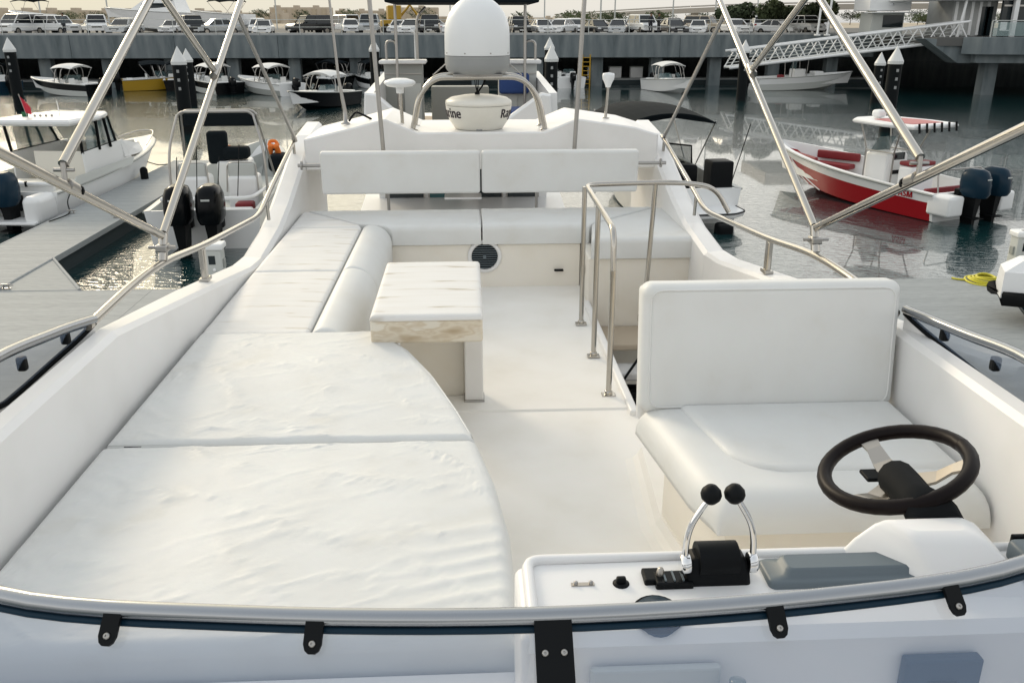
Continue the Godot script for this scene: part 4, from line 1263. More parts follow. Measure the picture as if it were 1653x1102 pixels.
func boats() -> void:
	neighbour()
	# red centre console with twin engines
	var t := thing("centre_console_boat", "red and white centre-console boat with twin dark engines and hard top", "boat", V(13.75, 0, -23.7), 0.40)
	var sec := hull(t, 7.6, 2.65, 0.78, 1.34, M.red_paint, M.white_paint, M.white_paint, 0.42, 0.66)
	for k in 2:
		for s in [-1, 1]:
			var line := []
			for j in 9:
				var f := j / 8.0
				var u := 0.93 - 0.10 * k - 0.20 * f * f - 0.02 * f
				var bg: Array = sec.call(u)
				var cb: float = bg[0] * (0.9 - 0.35 * u * u)
				var cy: float = 0.02 + bg[1] * 0.5 * pow(u, 3)
				var g: float = (1.0 - f) * 0.66
				line.append(t.transform * V(s * (lerpf(cb, bg[0], g) - 0.02 * 2.65 * u * (1 - u) * (g / 0.66) + 0.006), lerpf(cy, bg[1], g), lerpf(-7.6 * (u - 0.10 * pow(u, 4)), -7.6 * u, g)))
			obj("hull_stripe", MB.new(t).tube(line, 0.022, 5), M.white_paint, t)
	bit("console", t, V(0, 0.95, -2.9), V(0.85, 1.1, 0.9), M.white_paint, 0.10, 3)
	bit("console_screen", t, V(0, 1.42, -2.46), V(0.5, 0.22, 0.04), M.dark_glass, 0.01)
	bit("console_hatch", t, V(0.0, 0.95, -2.44), V(0.4, 0.12, 0.03), M.black_plastic, 0.01)
	slab("windscreen", t, [V(-0.40, 1.48, -3.2), V(0.40, 1.48, -3.2), V(0.34, 1.95, -2.95), V(-0.34, 1.95, -2.95)], M.boat_glass)
	bit("helm_bench", t, V(0, 0.85, -1.75), V(0.95, 0.8, 0.55), M.white_paint, 0.10, 3)
	bit("helm_bench_pad", t, V(0, 1.31, -1.75), V(0.95, 0.12, 0.5), M.red_cushion, 0.04, 2)
	for s in [-1, 1]:
		for z in [-2.2, -3.25]:
			pipe("top_leg", t, [V(s * 0.52, 0.5, z), V(s * 0.50, 1.6, z), V(s * 0.62, 2.32, z + (0.25 if z > -2.7 else -0.2))], 0.026, M.dull_steel)
		pipe("top_rail", t, [V(s * 0.52, 1.55, -2.2), V(s * 0.52, 1.55, -3.25)], 0.022, M.dull_steel)
		bit("bow_cushion", t, V(s * 0.72, 1.0, -5.5), V(0.12, 0.26, 1.5), M.red_cushion, 0.04, 2, Basis(Vector3.UP, s * 0.30))
		bit("bow_seat", t, V(s * 0.46, 0.72, -5.4), V(0.42, 0.16, 1.3), M.red_cushion, 0.04, 2, Basis(Vector3.UP, s * 0.26))
		bit("stern_block", t, V(s * 1.02, 0.50, 0.18), V(0.58, 0.55, 0.75), M.white_paint, 0.08, 2)
		outboard(t, V(s * 0.40, 0.72, 0.05), M.navy_paint, 1.05)
	var top := MB.new()
	top.prism([[-0.9, -1.3], [0.9, -1.3], [1.02, -2.3], [0.86, -3.6], [0.4, -3.9], [-0.4, -3.9], [-0.86, -3.6], [-1.02, -2.3]], "y", 2.33, 2.45, 0.04)
	obj("hard_top", top, M.white_paint, t)
	obj("hard_top_panel", MB.new().prism([[-0.6, -1.6], [0.6, -1.6], [0.68, -2.3], [0.5, -3.1], [-0.5, -3.1], [-0.68, -2.3]], "y", 2.452, 2.462), mat("faded_red", 0.46, 0.13, 0.12, 0.5), t)
	for k in 6:
		pipe("rod_holder", t, [V(-0.75 + 0.3 * k, 2.24, -1.22), V(-0.75 + 0.3 * k, 2.50, -1.27)], 0.032, M.black_plastic)
	bit("radar", t, V(0, 2.58, -3.4), V(0.34, 0.22, 0.34), M.white_paint, 0.09, 3)
	pipe("stern_rail", t, bend([V(-0.95, 0.75, -0.15), V(-0.9, 1.35, -0.3), V(0.9, 1.35, -0.3), V(0.95, 0.75, -0.15)], 0.2), 0.024, M.dull_steel)
	bit("stern_wall", t, V(0, 0.62, -0.5), V(2.1, 0.42, 0.12), M.red_cushion, 0.03, 2)
	for s in [-1, 1]:
		var tm := TextMesh.new()
		tm.text = "ASM"
		var font := SystemFont.new()
		font.font_names = PackedStringArray(["Droid Sans"])
		font.font_weight = 700
		tm.font = font
		tm.font_size = 24
		tm.pixel_size = 0.010
		tm.depth = 0.008
		var o := MeshInstance3D.new()
		o.mesh = tm
		o.material_override = M.red_paint
		o.name = "side_lettering"
		t.add_child(o, true)
		o.position = V(s * 1.33, 0.66, -0.9)
		o.rotation.y = s * PI / 2
	# open boat with two black engines left of the yacht
	t = thing("open_boat", "white open boat with twin tall black outboards and dark folded top", "boat", V(-6.45, 0, -21.2), 0.045)
	hull(t, 9.6, 2.7, 0.95, 1.45, M.grey_panel, M.white_paint, M.pale_panel, 0.45, 0.5)
	for s in [-1, 1]:
		outboard(t, V(s * 0.36, 0.78, 0.1), M.black_gloss, 1.22)
		bit("seat_box", t, V(s * 0.62, 0.95, -2.2), V(0.78, 1.0, 0.7), M.white_paint, 0.10, 3)
		bit("seat_back", t, V(s * 0.62, 1.55, -2.0), V(0.72, 0.5, 0.16), M.pale_panel, 0.07, 3)
		pipe("seat_rail", t, bend([V(s * 0.62 - 0.4, 1.05, -1.85), V(s * 0.62 - 0.36, 1.78, -1.95), V(s * 0.62 + 0.36, 1.78, -1.95), V(s * 0.62 + 0.4, 1.05, -1.85)], 0.15), 0.02, M.dull_steel)
		pipe("top_leg", t, bend([V(s * 1.22, 1.0, -2.0), V(s * 1.20, 2.1, -2.1), V(s * 0.95, 2.95, -2.4)], 0.5), 0.034, M.dull_steel)
		pipe("top_leg", t, [V(s * 1.2, 1.05, -3.6), V(s * 0.95, 2.95, -2.8)], 0.03, M.dull_steel)
	for z in [-2.4, -2.8]:
		pipe("top_bow", t, bend([V(-0.98, 2.9, z), V(-0.85, 3.02, z), V(0.85, 3.02, z), V(0.98, 2.9, z)], 0.1), 0.034, M.dull_steel)
	obj("folded_top", MB.new().prism([[-0.95, 2.60], [0.95, 2.60], [0.92, 2.94], [-0.92, 2.94]], "z", -2.85, -3.15, 0.05), M.black_canvas, t)
	bit("console", t, V(0, 1.0, -4.3), V(0.9, 1.1, 0.8), M.white_paint, 0.1, 3)
	bit("console_cover", t, V(-0.4, 1.9, -4.1), V(0.55, 0.9, 0.3), M.black_canvas, 0.1, 3)
	bit("splashwell", t, V(0, 0.62, -0.55), V(2.1, 0.5, 0.5), M.white_paint, 0.06, 2)
	pipe("stern_tube", t, bend([V(-1.2, 1.06, -0.9), V(1.0, 1.06, -0.9), V(1.25, 1.12, -2.8)], 0.3), 0.05, M.white_paint)
	for k in [[V(-0.30, 1.62, -4.9), 0.30], [V(0.92, 1.72, -5.3), 0.34]]:
		var lj := thing("life_jacket", "orange life jacket lying %s the open boat" % ("beside the console of" if k[0].x < 0 else "on the right side of"), "life jacket", t.transform * k[0], 0.2, "orange life jackets")
		for w in [-1, 1]:
			obj("foam", MB.new().box(V(w * k[1] * 0.28, -0.05, 0.02 * w), V(k[1] * 0.5, 0.36, 0.16), 0.075, 4, Basis(Vector3.BACK, w * 0.25) * Basis(Vector3.RIGHT, 0.5)), M.orange, lj)
		obj("collar", MB.new().tube(curve([V(-0.13, 0.06, 0), V(-0.08, 0.17, -0.05), V(0.06, 0.17, -0.06), V(0.14, 0.05, 0)]), 0.05, 7), M.orange, lj)
		obj("buckle", MB.new().box(V(0, -0.05, 0.11), V(0.06, 0.05, 0.02), 0.006), M.black_plastic, lj)
	for k in 4:
		pipe("fishing_rod", t, [V(-0.9 + 0.5 * k, 1.0, -1.2), V(-0.85 + 0.52 * k, 2.0 + 0.3 * (k % 2), -1.5)], 0.012, M.black_plastic)
	bit("deck_box", t, V(-0.8, 0.75, -1.35), V(0.5, 0.4, 0.4), M.grey_panel, 0.05, 2)
	bit("fuel_tank", t, V(0.75, 0.72, -1.3), V(0.45, 0.35, 0.4), M.red_cushion, 0.06, 2)
	bit("gear_pile", t, V(0.1, 1.75, -4.1), V(0.7, 0.35, 0.5), M.black_canvas, 0.12, 3)
	bit("gear_locker", t, V(-0.30, 1.15, -4.98), V(0.6, 0.6, 0.5), M.white_paint, 0.06, 2)
	bit("gear_pile", t, V(1.02, 1.30, -5.3), V(0.5, 0.5, 0.9), M.black_canvas, 0.16, 3)
	bit("fender", t, V(-1.45, 0.55, -2.0), V(0.24, 0.24, 0.7), M.white_paint, 0.11, 4)
	cabin_boat()
	# bowrider with black awning at the right of the arch
	t = thing("bowrider", "white bowrider with black awning and swim platform behind the right arch leg", "boat", V(5.95, 0, -23.4), 0.10)
	t.scale = V(1.15, 1.12, 1.15)
	hull(t, 6.8, 2.4, 0.85, 1.2, M.white_paint, M.white_paint, M.pale_panel, 0.4, 0.5)
	obj("swim_platform", MB.new().prism([[-1.1, -0.1], [1.1, -0.1], [1.1, 0.55], [0.75, 0.85], [-0.75, 0.85], [-1.1, 0.55]], "y", 0.28, 0.42, 0.03), M.white_paint, t)
	pipe("platform_trim", t, bend([V(-1.12, 0.40, -0.05), V(-1.12, 0.40, 0.6), V(-0.75, 0.40, 0.88), V(0.75, 0.40, 0.88), V(1.12, 0.40, 0.6), V(1.12, 0.40, -0.05)], 0.15), 0.02, M.black_plastic)
	awning(t, 2.3, -1.7, -5.2, 2.30, 0.95, M.black_canvas)
	for s in [-1, 1]:
		slab("windscreen", t, [V(s * 1.0, 0.98, -2.9), V(s * 0.2, 0.98, -4.0), V(s * 0.18, 1.5, -3.6), V(s * 0.9, 1.5, -2.7)], M.boat_glass)
		pipe("windscreen_frame", t, [V(s * 1.0, 0.98, -2.9), V(s * 0.9, 1.5, -2.7), V(s * 0.18, 1.5, -3.6), V(s * 0.2, 0.98, -4.0)], 0.026, M.black_plastic)
		bit("seat", t, V(s * 0.6, 0.75, -2.2), V(0.5, 0.7, 0.5), M.black_plastic, 0.08, 2)
		bit("console", t, V(s * 0.6, 0.8, -3.2), V(0.55, 0.5, 0.5), M.black_plastic, 0.08, 2)
	bit("engine_cover", t, V(0.75, 1.1, -0.35), V(0.55, 0.75, 0.55), M.black_plastic, 0.05, 2)
	pipe("flag_staff", t, [V(1.05, 1.0, -0.2), V(1.35, 2.35, -0.1)], 0.012, M.black_plastic)
	bit("stern_drive", t, V(0.45, 0.05, 1.0), V(0.35, 0.35, 0.4), M.black_plastic, 0.08, 2)
	# boat at the right edge with black rub rail, overhanging the walkway
	t = thing("moored_cruiser", "white boat end with thick black rubbing strip at the right edge", "boat", V(9.5, -0.42, -12.0), 0.0)
	obj("bow", MB.new().loft([PackedVector3Array([V(-0.95, 1.38, -1.3), V(2.4, 1.38, 0.1), V(2.4, 1.38, -2.4), V(-0.7, 1.38, -1.9)]), PackedVector3Array([V(-0.92, 1.80, -1.35), V(2.4, 1.85, 0.0), V(2.4, 1.85, -2.35), V(-0.7, 1.80, -1.85)]), PackedVector3Array([V(-0.6, 1.98, -1.4), V(2.4, 2.02, -0.3), V(2.4, 2.02, -2.0), V(-0.5, 1.98, -1.7)])], false), M.white_paint, t)
	obj("rubbing_strip", MB.new().tube([V(2.4, 1.40, 0.16), V(-0.93, 1.38, -1.26), V(-0.72, 1.38, -1.92), V(2.4, 1.40, -2.45)], 0.12, 8), M.black_rubber, t)
	obj("underbody", MB.new().loft([PackedVector3Array([V(-0.6, 1.3, -1.4), V(2.4, 1.3, -0.2), V(2.4, 1.3, -2.2), V(-0.5, 1.3, -1.8)]), PackedVector3Array([V(0.8, -0.2, -1.3), V(2.4, -0.2, -0.8), V(2.4, -0.2, -1.8), V(0.8, -0.2, -1.6)])], false), M.navy_paint, t)
	pipe("hook", t, curve([V(-0.45, 1.6, -1.0), V(-0.42, 1.72, -0.98), V(-0.34, 1.73, -0.96), V(-0.30, 1.68, -0.95)]), 0.018, M.dull_steel)
	t = thing("covered_tender", "dark blue covered tender seen through the right side glass", "boat", V(4.8, 0, -7.8), 0.1)
	obj("cover", MB.new().pad(konst(-0.8), konst(0.9), 0.9, -1.6, 0.75, 1.35, [0.4, 0.4, 0.4, 0.4], 16, 18, 0.1, wrinkle(71, 0.02)), M.navy_paint, t)
	bit("tube", t, V(0.05, 0.5, -0.3), V(1.9, 0.5, 2.8), M.navy_paint, 0.24, 4)
	# along the far quay
	sport_boat("black and white bowrider with pale awning at the far left dock", V(-27.2, 0, -69.0), 1.15, M.pale_panel, M.black_gloss, 6.6, M.white_canvas)
	sport_boat("yellow-hulled sport boat with dark awning at the far left dock", V(-27.5, 0, -74.5), -1.2, M.yellow_paint, M.yellow_paint, 6.4, M.black_canvas)
	sport_boat("dark-hulled bowrider behind the left pile", V(-17.9, 0, -70.0), 0.75, M.pale_panel, M.black_gloss, 6.4, M.white_canvas)
	sport_boat("grey and white bowrider right of the left pile at the far dock", V(-12.9, 0, -68.5), 0.85, M.grey_panel, M.white_paint, 6.6, M.white_canvas)
	sport_boat("white-topped black bowrider left of the neighbour yacht", V(-8.2, 0, -62.0), 2.75, M.black_gloss, M.black_gloss, 6.8, M.white_canvas)
	sport_boat("white bowrider with grey side panel near the far right pile", V(15.3, 0, -74.0), 3.35, M.white_paint, M.white_paint, 6.8, M.white_canvas)
	sport_boat("white cuddy boat moored deep under the quay right of centre", V(8.6, 0, -75.0), 0.2, M.white_paint, M.white_paint, 5.6, null, false)
	sport_boat("dark bowrider with black awning half hidden at the left edge", V(-35.5, 0, -72.5), 0.9, M.black_gloss, M.navy_paint, 6.4, M.black_canvas)
	sport_boat("navy bowrider with black awning between the yellow boat and the left pile", V(-22.6, 0, -73.5), 0.3, M.navy_paint, M.black_gloss, 6.2, M.black_canvas)
	sport_boat("black-hulled bowrider with black awning tucked behind the grey one", V(-12.2, 0, -74.8), -0.5, M.black_gloss, M.black_gloss, 6.2, M.black_canvas)
	sport_boat("small white boat with dark awning behind the whip aerial", V(-6.8, 0, -75.2), 0.5, M.white_paint, M.black_gloss, 5.8, M.black_canvas)
	t = thing("centre_console_boat", "long white centre-console boat in front of the gangway", "boat", V(22.9, 0, -72.5), -1.42)
	hull(t, 8.8, 2.5, 0.95, 1.35, M.pale_panel, M.white_paint, M.white_paint, 0.45, 0.5)
	bit("console", t, V(0, 1.05, -3.9), V(0.9, 1.1, 1.0), M.white_paint, 0.08, 2)
	bit("leaning_post", t, V(0, 0.95, -5.6), V(0.9, 0.9, 0.8), M.white_paint, 0.08, 2)
	slab("windscreen", t, [V(-0.42, 1.55, -3.5), V(0.42, 1.55, -3.5), V(0.40, 2.2, -3.6), V(-0.40, 2.2, -3.6)], M.boat_glass)
	bit("hard_top", t, V(0, 2.35, -3.7), V(1.7, 0.06, 1.9), M.white_paint, 0.03)
	for s in [-1, 1]:
		for z in [-3.1, -4.4]:
			pipe("top_leg", t, [V(s * 0.5, 0.5, z), V(s * 0.7, 2.33, z)], 0.03, M.dull_steel)
	bit("cooler", t, V(0.1, 0.95, -2.4), V(0.5, 0.4, 0.4), M.red_cushion, 0.04)
	outboard(t, V(0, 0.7, 0.1), M.black_gloss, 1.0)


func neighbour() -> void:
	var t := thing("motor_yacht", "white neighbouring yacht astern with grey cabinets on its open upper deck", "yacht", V(-0.2, 0, -17.5))
	var rows := []
	for k in [[0.0, 2.2, 1.25], [-5.0, 2.35, 1.4], [-10.0, 2.1, 1.8], [-13.5, 1.1, 2.2], [-15.5, 0.05, 2.4]]:
		rows.append(PackedVector3Array([V(0, -0.6, k[0]), V(k[1] * 0.9, -0.05, k[0]), V(k[1], k[2], k[0]), V(-k[1], k[2], k[0]), V(-k[1] * 0.9, -0.05, k[0])]))
	obj("hull", MB.new().loft(rows, false), M.white_paint, t)
	obj("saloon", MB.new().prism([[-1.95, -3.0], [1.95, -3.0], [1.9, -8.0], [1.4, -10.5], [-1.4, -10.5], [-1.9, -8.0]], "y", 1.2, 2.55, 0.03), M.white_paint, t)
	for k in [[-1.35, 0.85, M.dark_glass], [-0.42, 0.72, M.teal_glass], [0.62, 0.55, M.dark_glass], [1.38, 0.7, M.dark_glass]]:
		var g := bit("window", t, V(k[0], 1.75, -2.985), V(k[1], 1.05, 0.04), k[2], 0.01)
		for s in [-1, 1]:
			bit("frame", g, V(k[0] + s * (k[1] / 2 + 0.02), 1.75, -2.975), V(0.035, 1.1, 0.05), M.dull_steel, 0.006)
	bit("cockpit_sofa", t, V(0.3, 1.2, -0.6), V(2.4, 0.3, 0.6), M.vinyl, 0.08, 3)
	bit("cockpit_sofa", t, V(0.3, 1.3, -0.3), V(2.4, 0.2, 0.18), M.vinyl, 0.07, 3)
	bit("cockpit_table", t, V(0.0, 1.62, -1.6), V(0.8, 0.05, 0.5), M.white_paint, 0.02)
	for s in [-1, 1]:
		pipe("stanchion", t, [V(s * 1.5, 1.3, -0.3), V(s * 1.5, 2.6, -0.3)], 0.03, M.dull_steel)
	# upper deck, its coaming with a low middle, cabinets, hard top
	obj("upper_deck", MB.new().prism([[-2.2, -0.3], [2.2, -0.3], [2.15, -6.5], [1.4, -8.2], [-1.4, -8.2], [-2.15, -6.5]], "y", 2.56, 2.68, 0.03), M.teak, t)
	obj("coaming", MB.new().prism([[-2.42, 2.5], [2.30, 2.5], [2.30, 2.72], [1.95, 3.15], [1.92, 3.72], [1.72, 3.76], [0.95, 3.22], [0.62, 3.12], [-0.85, 3.12], [-1.22, 3.24], [-1.82, 3.76], [-2.05, 3.78], [-2.10, 3.15], [-2.42, 2.72]], "z", -2.2, -1.9, 0.04), M.white_paint, t)
	for s in [-1, 1]:
		obj("side_coaming", MB.new().loft([PackedVector3Array([V(s * 1.93, 2.6, -2.2), V(s * 2.12, 2.6, -2.2), V(s * 2.08, 3.74, -2.2), V(s * 1.9, 3.74, -2.2)]), PackedVector3Array([V(s * 1.9, 2.6, -7.0), V(s * 2.1, 2.6, -7.0), V(s * 2.05, 3.95, -7.0), V(s * 1.88, 3.95, -7.0)])], false), M.white_paint, t)
		bit("cabinet", t, V(s * 1.42 - 0.02, 3.45, -5.6), V(0.95, 1.55, 0.5), M.grey_panel if s < 0 else M.pale_panel, 0.02)
		bit("cabinet_top", t, V(s * 1.42 - 0.02, 4.26, -5.5), V(1.15, 0.09, 0.75), M.white_paint, 0.03, 2)
		bit("cabinet_trim", t, V(s * 1.42 - 0.02, 3.98, -5.33), V(0.93, 0.02, 0.03), M.dull_steel, 0.0)
		bit("cabinet_door", t, V(s * 1.2 - 0.02, 3.3, -5.33), V(0.42, 0.9, 0.03), M.pale_panel, 0.006)
		pipe("hard_top_post", t, [V(s * 1.55, 2.7, -4.9), V(s * 1.55, 5.58, -4.9)], 0.035, M.dull_steel)
		pipe("hard_top_post", t, bend([V(s * 1.15, 2.7, -6.9), V(s * 1.15, 5.3, -6.9), V(s * 0.9, 5.55, -6.9)], 0.2), 0.035, M.dull_steel)
		pipe("hand_rail", t, bend([V(s * 1.85, 4.3, -5.5), V(s * 1.85, 4.75, -5.5), V(s * 1.6, 4.75, -5.5), V(s * 1.6, 4.3, -5.5)], 0.15), 0.03, M.dull_steel)
		bit("port_fitting", t, V(s * 1.30, 3.02, -1.895), V(0.05, 0.05, 0.02), M.black_plastic, 0.01)
	bit("hard_top", t, V(0.05, 5.66, -5.6), V(3.5, 0.12, 3.6), M.black_canvas, 0.03)
	bit("bar_counter", t, V(-0.05, 3.15, -6.6), V(1.5, 0.9, 0.5), M.grey_panel, 0.03)
	bit("sun_pad", t, V(1.35, 3.05, -3.4), V(0.9, 0.5, 1.4), M.blue_canvas, 0.1, 3)
	bit("sun_pad", t, V(1.3, 3.75, -5.2), V(0.75, 0.5, 0.25), M.blue_canvas, 0.08, 3)
	bit("side_table", t, V(0.3, 3.0, -3.2), V(0.45, 0.4, 0.35), M.white_paint, 0.03)
	for s in [-1, 1]:
		pipe("aerial", t, [V(s * 0.65 - 0.5, 4.3, -5.8), V(s * 0.65 - 0.5, 5.0, -5.8)], 0.02, M.white_paint)


func cabin_boat() -> void:
	var t := thing("cabin_boat", "white pilothouse boat with open stern and dark blue outboard at the left edge", "boat", V(-12.25, 0, -23.9), -0.11)
	t.scale = V(0.9, 0.95, 0.78)
	hull(t, 11.0, 2.9, 1.0, 1.5, M.white_paint, M.white_paint, M.ivory, 0.5, 0.5, 0.66)
	var roof := MB.new()
	roof.prism([[-1.25, -1.9], [1.25, -1.9], [1.28, -4.0], [0.95, -5.3], [-0.95, -5.3], [-1.28, -4.0]], "y", 2.62, 2.80, 0.06)
	obj("roof", roof, M.white_paint, t)
	# side walls up to the windows, window posts and panes
	for s in [-1, 1]:
		slab("cabin_side", t, [V(s * 1.18, 0.9, -2.6), V(s * 1.02, 1.1, -6.6), V(s * 0.98, 1.85, -6.0), V(s * 1.14, 1.80, -2.6)], M.white_paint, 0.05)
		slab("side_window", t, [V(s * 1.14, 1.80, -3.0), V(s * 1.0, 1.83, -5.5), V(s * 1.08, 2.62, -4.9), V(s * 1.18, 2.62, -3.0)], M.boat_glass)
		for z in [[-2.65, -2.55], [-3.9, -3.8], [-4.75, -4.4], [-5.55, -4.95]]:
			pipe("window_post", t, [V(s * (1.15 if z[0] > -5 else 1.0), 1.75, z[0]), V(s * (1.2 if z[0] > -5 else 1.08), 2.64, z[1])], 0.05, M.black_plastic)
		pipe("window_sill", t, [V(s * 1.16, 1.80, -2.6), V(s * 1.0, 1.84, -5.6)], 0.03, M.black_plastic)
		slab("front_window", t, [V(s * 0.98, 1.88, -5.85), V(s * 0.03, 1.95, -6.35), V(s * 0.03, 2.62, -5.35), V(s * 0.95, 2.62, -5.05)], M.boat_glass)
	pipe("window_post", t, [V(0, 1.93, -6.35), V(0, 2.64, -5.35)], 0.045, M.black_plastic)
	slab("trunk_top", t, [V(-1.0, 1.84, -5.8), V(1.0, 1.84, -5.8), V(0.7, 1.52, -8.0), V(-0.7, 1.52, -8.0)], M.white_paint, -0.06)
	for s in [-1, 1]:
		slab("trunk_side", t, [V(s * 1.0, 1.84, -5.8), V(s * 1.1, 1.3, -5.8), V(s * 0.8, 1.2, -8.2), V(s * 0.7, 1.52, -8.0)], M.white_paint, 0.04)
		slab("side_moulding", t, [V(s * 1.47, 0.92, -1.0), V(s * 1.46, 1.1, -5.5), V(s * 1.40, 1.32, -5.9), V(s * 1.42, 1.25, -1.4)], M.pale_panel, 0.03)
	bit("bulkhead", t, V(0.35, 1.35, -2.7), V(1.6, 0.95, 0.08), M.ivory, 0.02)
	bit("bulkhead_latch", t, V(0.6, 1.4, -2.65), V(0.08, 0.08, 0.03), M.black_plastic, 0.01)
	bit("aft_seat", t, V(0.2, 0.85, -1.6), V(1.9, 0.5, 0.9), M.ivory, 0.08, 2)
	bit("stern_coaming", t, V(0, 0.92, -0.45), V(2.4, 0.4, 0.14), M.white_paint, 0.05, 2)
	pipe("stern_tube", t, [V(-1.3, 1.18, -0.35), V(1.25, 1.18, -0.35)], 0.06, M.white_paint)
	for x in [-0.8, -0.2, 0.4]:
		bit("tube_clip", t, V(x, 1.18, -0.3), V(0.05, 0.15, 0.1), M.black_plastic, 0.01)
	for s in [-1, 1]:
		bit("stern_block", t, V(s * 1.12, 0.62, 0.45), V(0.55, 0.8, 1.2), M.white_paint, 0.2, 4)
		outboard(t, V(s * 0.38 - 0.1, 0.72, 0.1), M.navy_paint, 1.25)
	bit("swim_step", t, V(0, 0.32, 0.8), V(2.6, 0.08, 0.9), M.white_paint, 0.03)
	pipe("bow_rail", t, curve([V(-0.95, 1.42, -8.2), V(-0.4, 1.66, -10.3), V(0, 1.70, -10.7), V(0.4, 1.66, -10.3), V(0.95, 1.42, -8.2)]), 0.022, M.dull_steel)
	pipe("bow_cushion", t, [V(-0.45, 1.42, -8.6), V(0, 1.44, -9.4), V(0.45, 1.42, -8.6)], 0.08, M.ivory)
	pipe("aerial", t, [V(0.35, 2.8, -3.2), V(0.32, 3.25, -3.2)], 0.015, M.white_paint)
	for k in 4:
		bit("roof_light", t, V(-0.32 + 0.17 * k, 2.84, -2.9 - 0.03 * k), V(0.07, 0.07, 0.07), M.dull_steel, 0.02)
	var fl := thing("flag", "small red and green flag on the pilothouse boat's roof", "flag", t.transform * V(-0.62, 2.8, -3.0), 0.3)
	obj("staff", MB.new().tube([V(0, 0, 0), V(-0.12, 0.62, 0)], 0.012, 6), M.dull_steel, fl)
	obj("cloth", MB.new().loft([PackedVector3Array([V(-0.10, 0.55, 0), V(-0.03, 0.12, 0), V(-0.025, 0.12, 0.01), V(-0.095, 0.55, 0.01)]), PackedVector3Array([V(0.02, 0.42, 0.05), V(0.05, 0.08, 0.05), V(0.055, 0.08, 0.06), V(0.025, 0.42, 0.06)]), PackedVector3Array([V(0.12, 0.26, 0.0), V(0.12, 0.05, 0.0), V(0.125, 0.05, 0.01), V(0.125, 0.26, 0.01)])], false), M.flag_red, fl)
	obj("band", MB.new().box(V(-0.05, 0.05, 0.0), V(0.16, 0.16, 0.012), 0.0), M.flag_green, fl)
	bit("fender", t, V(1.55, 0.65, -6.2), V(0.26, 0.55, 0.26), M.black_rubber, 0.12, 4)


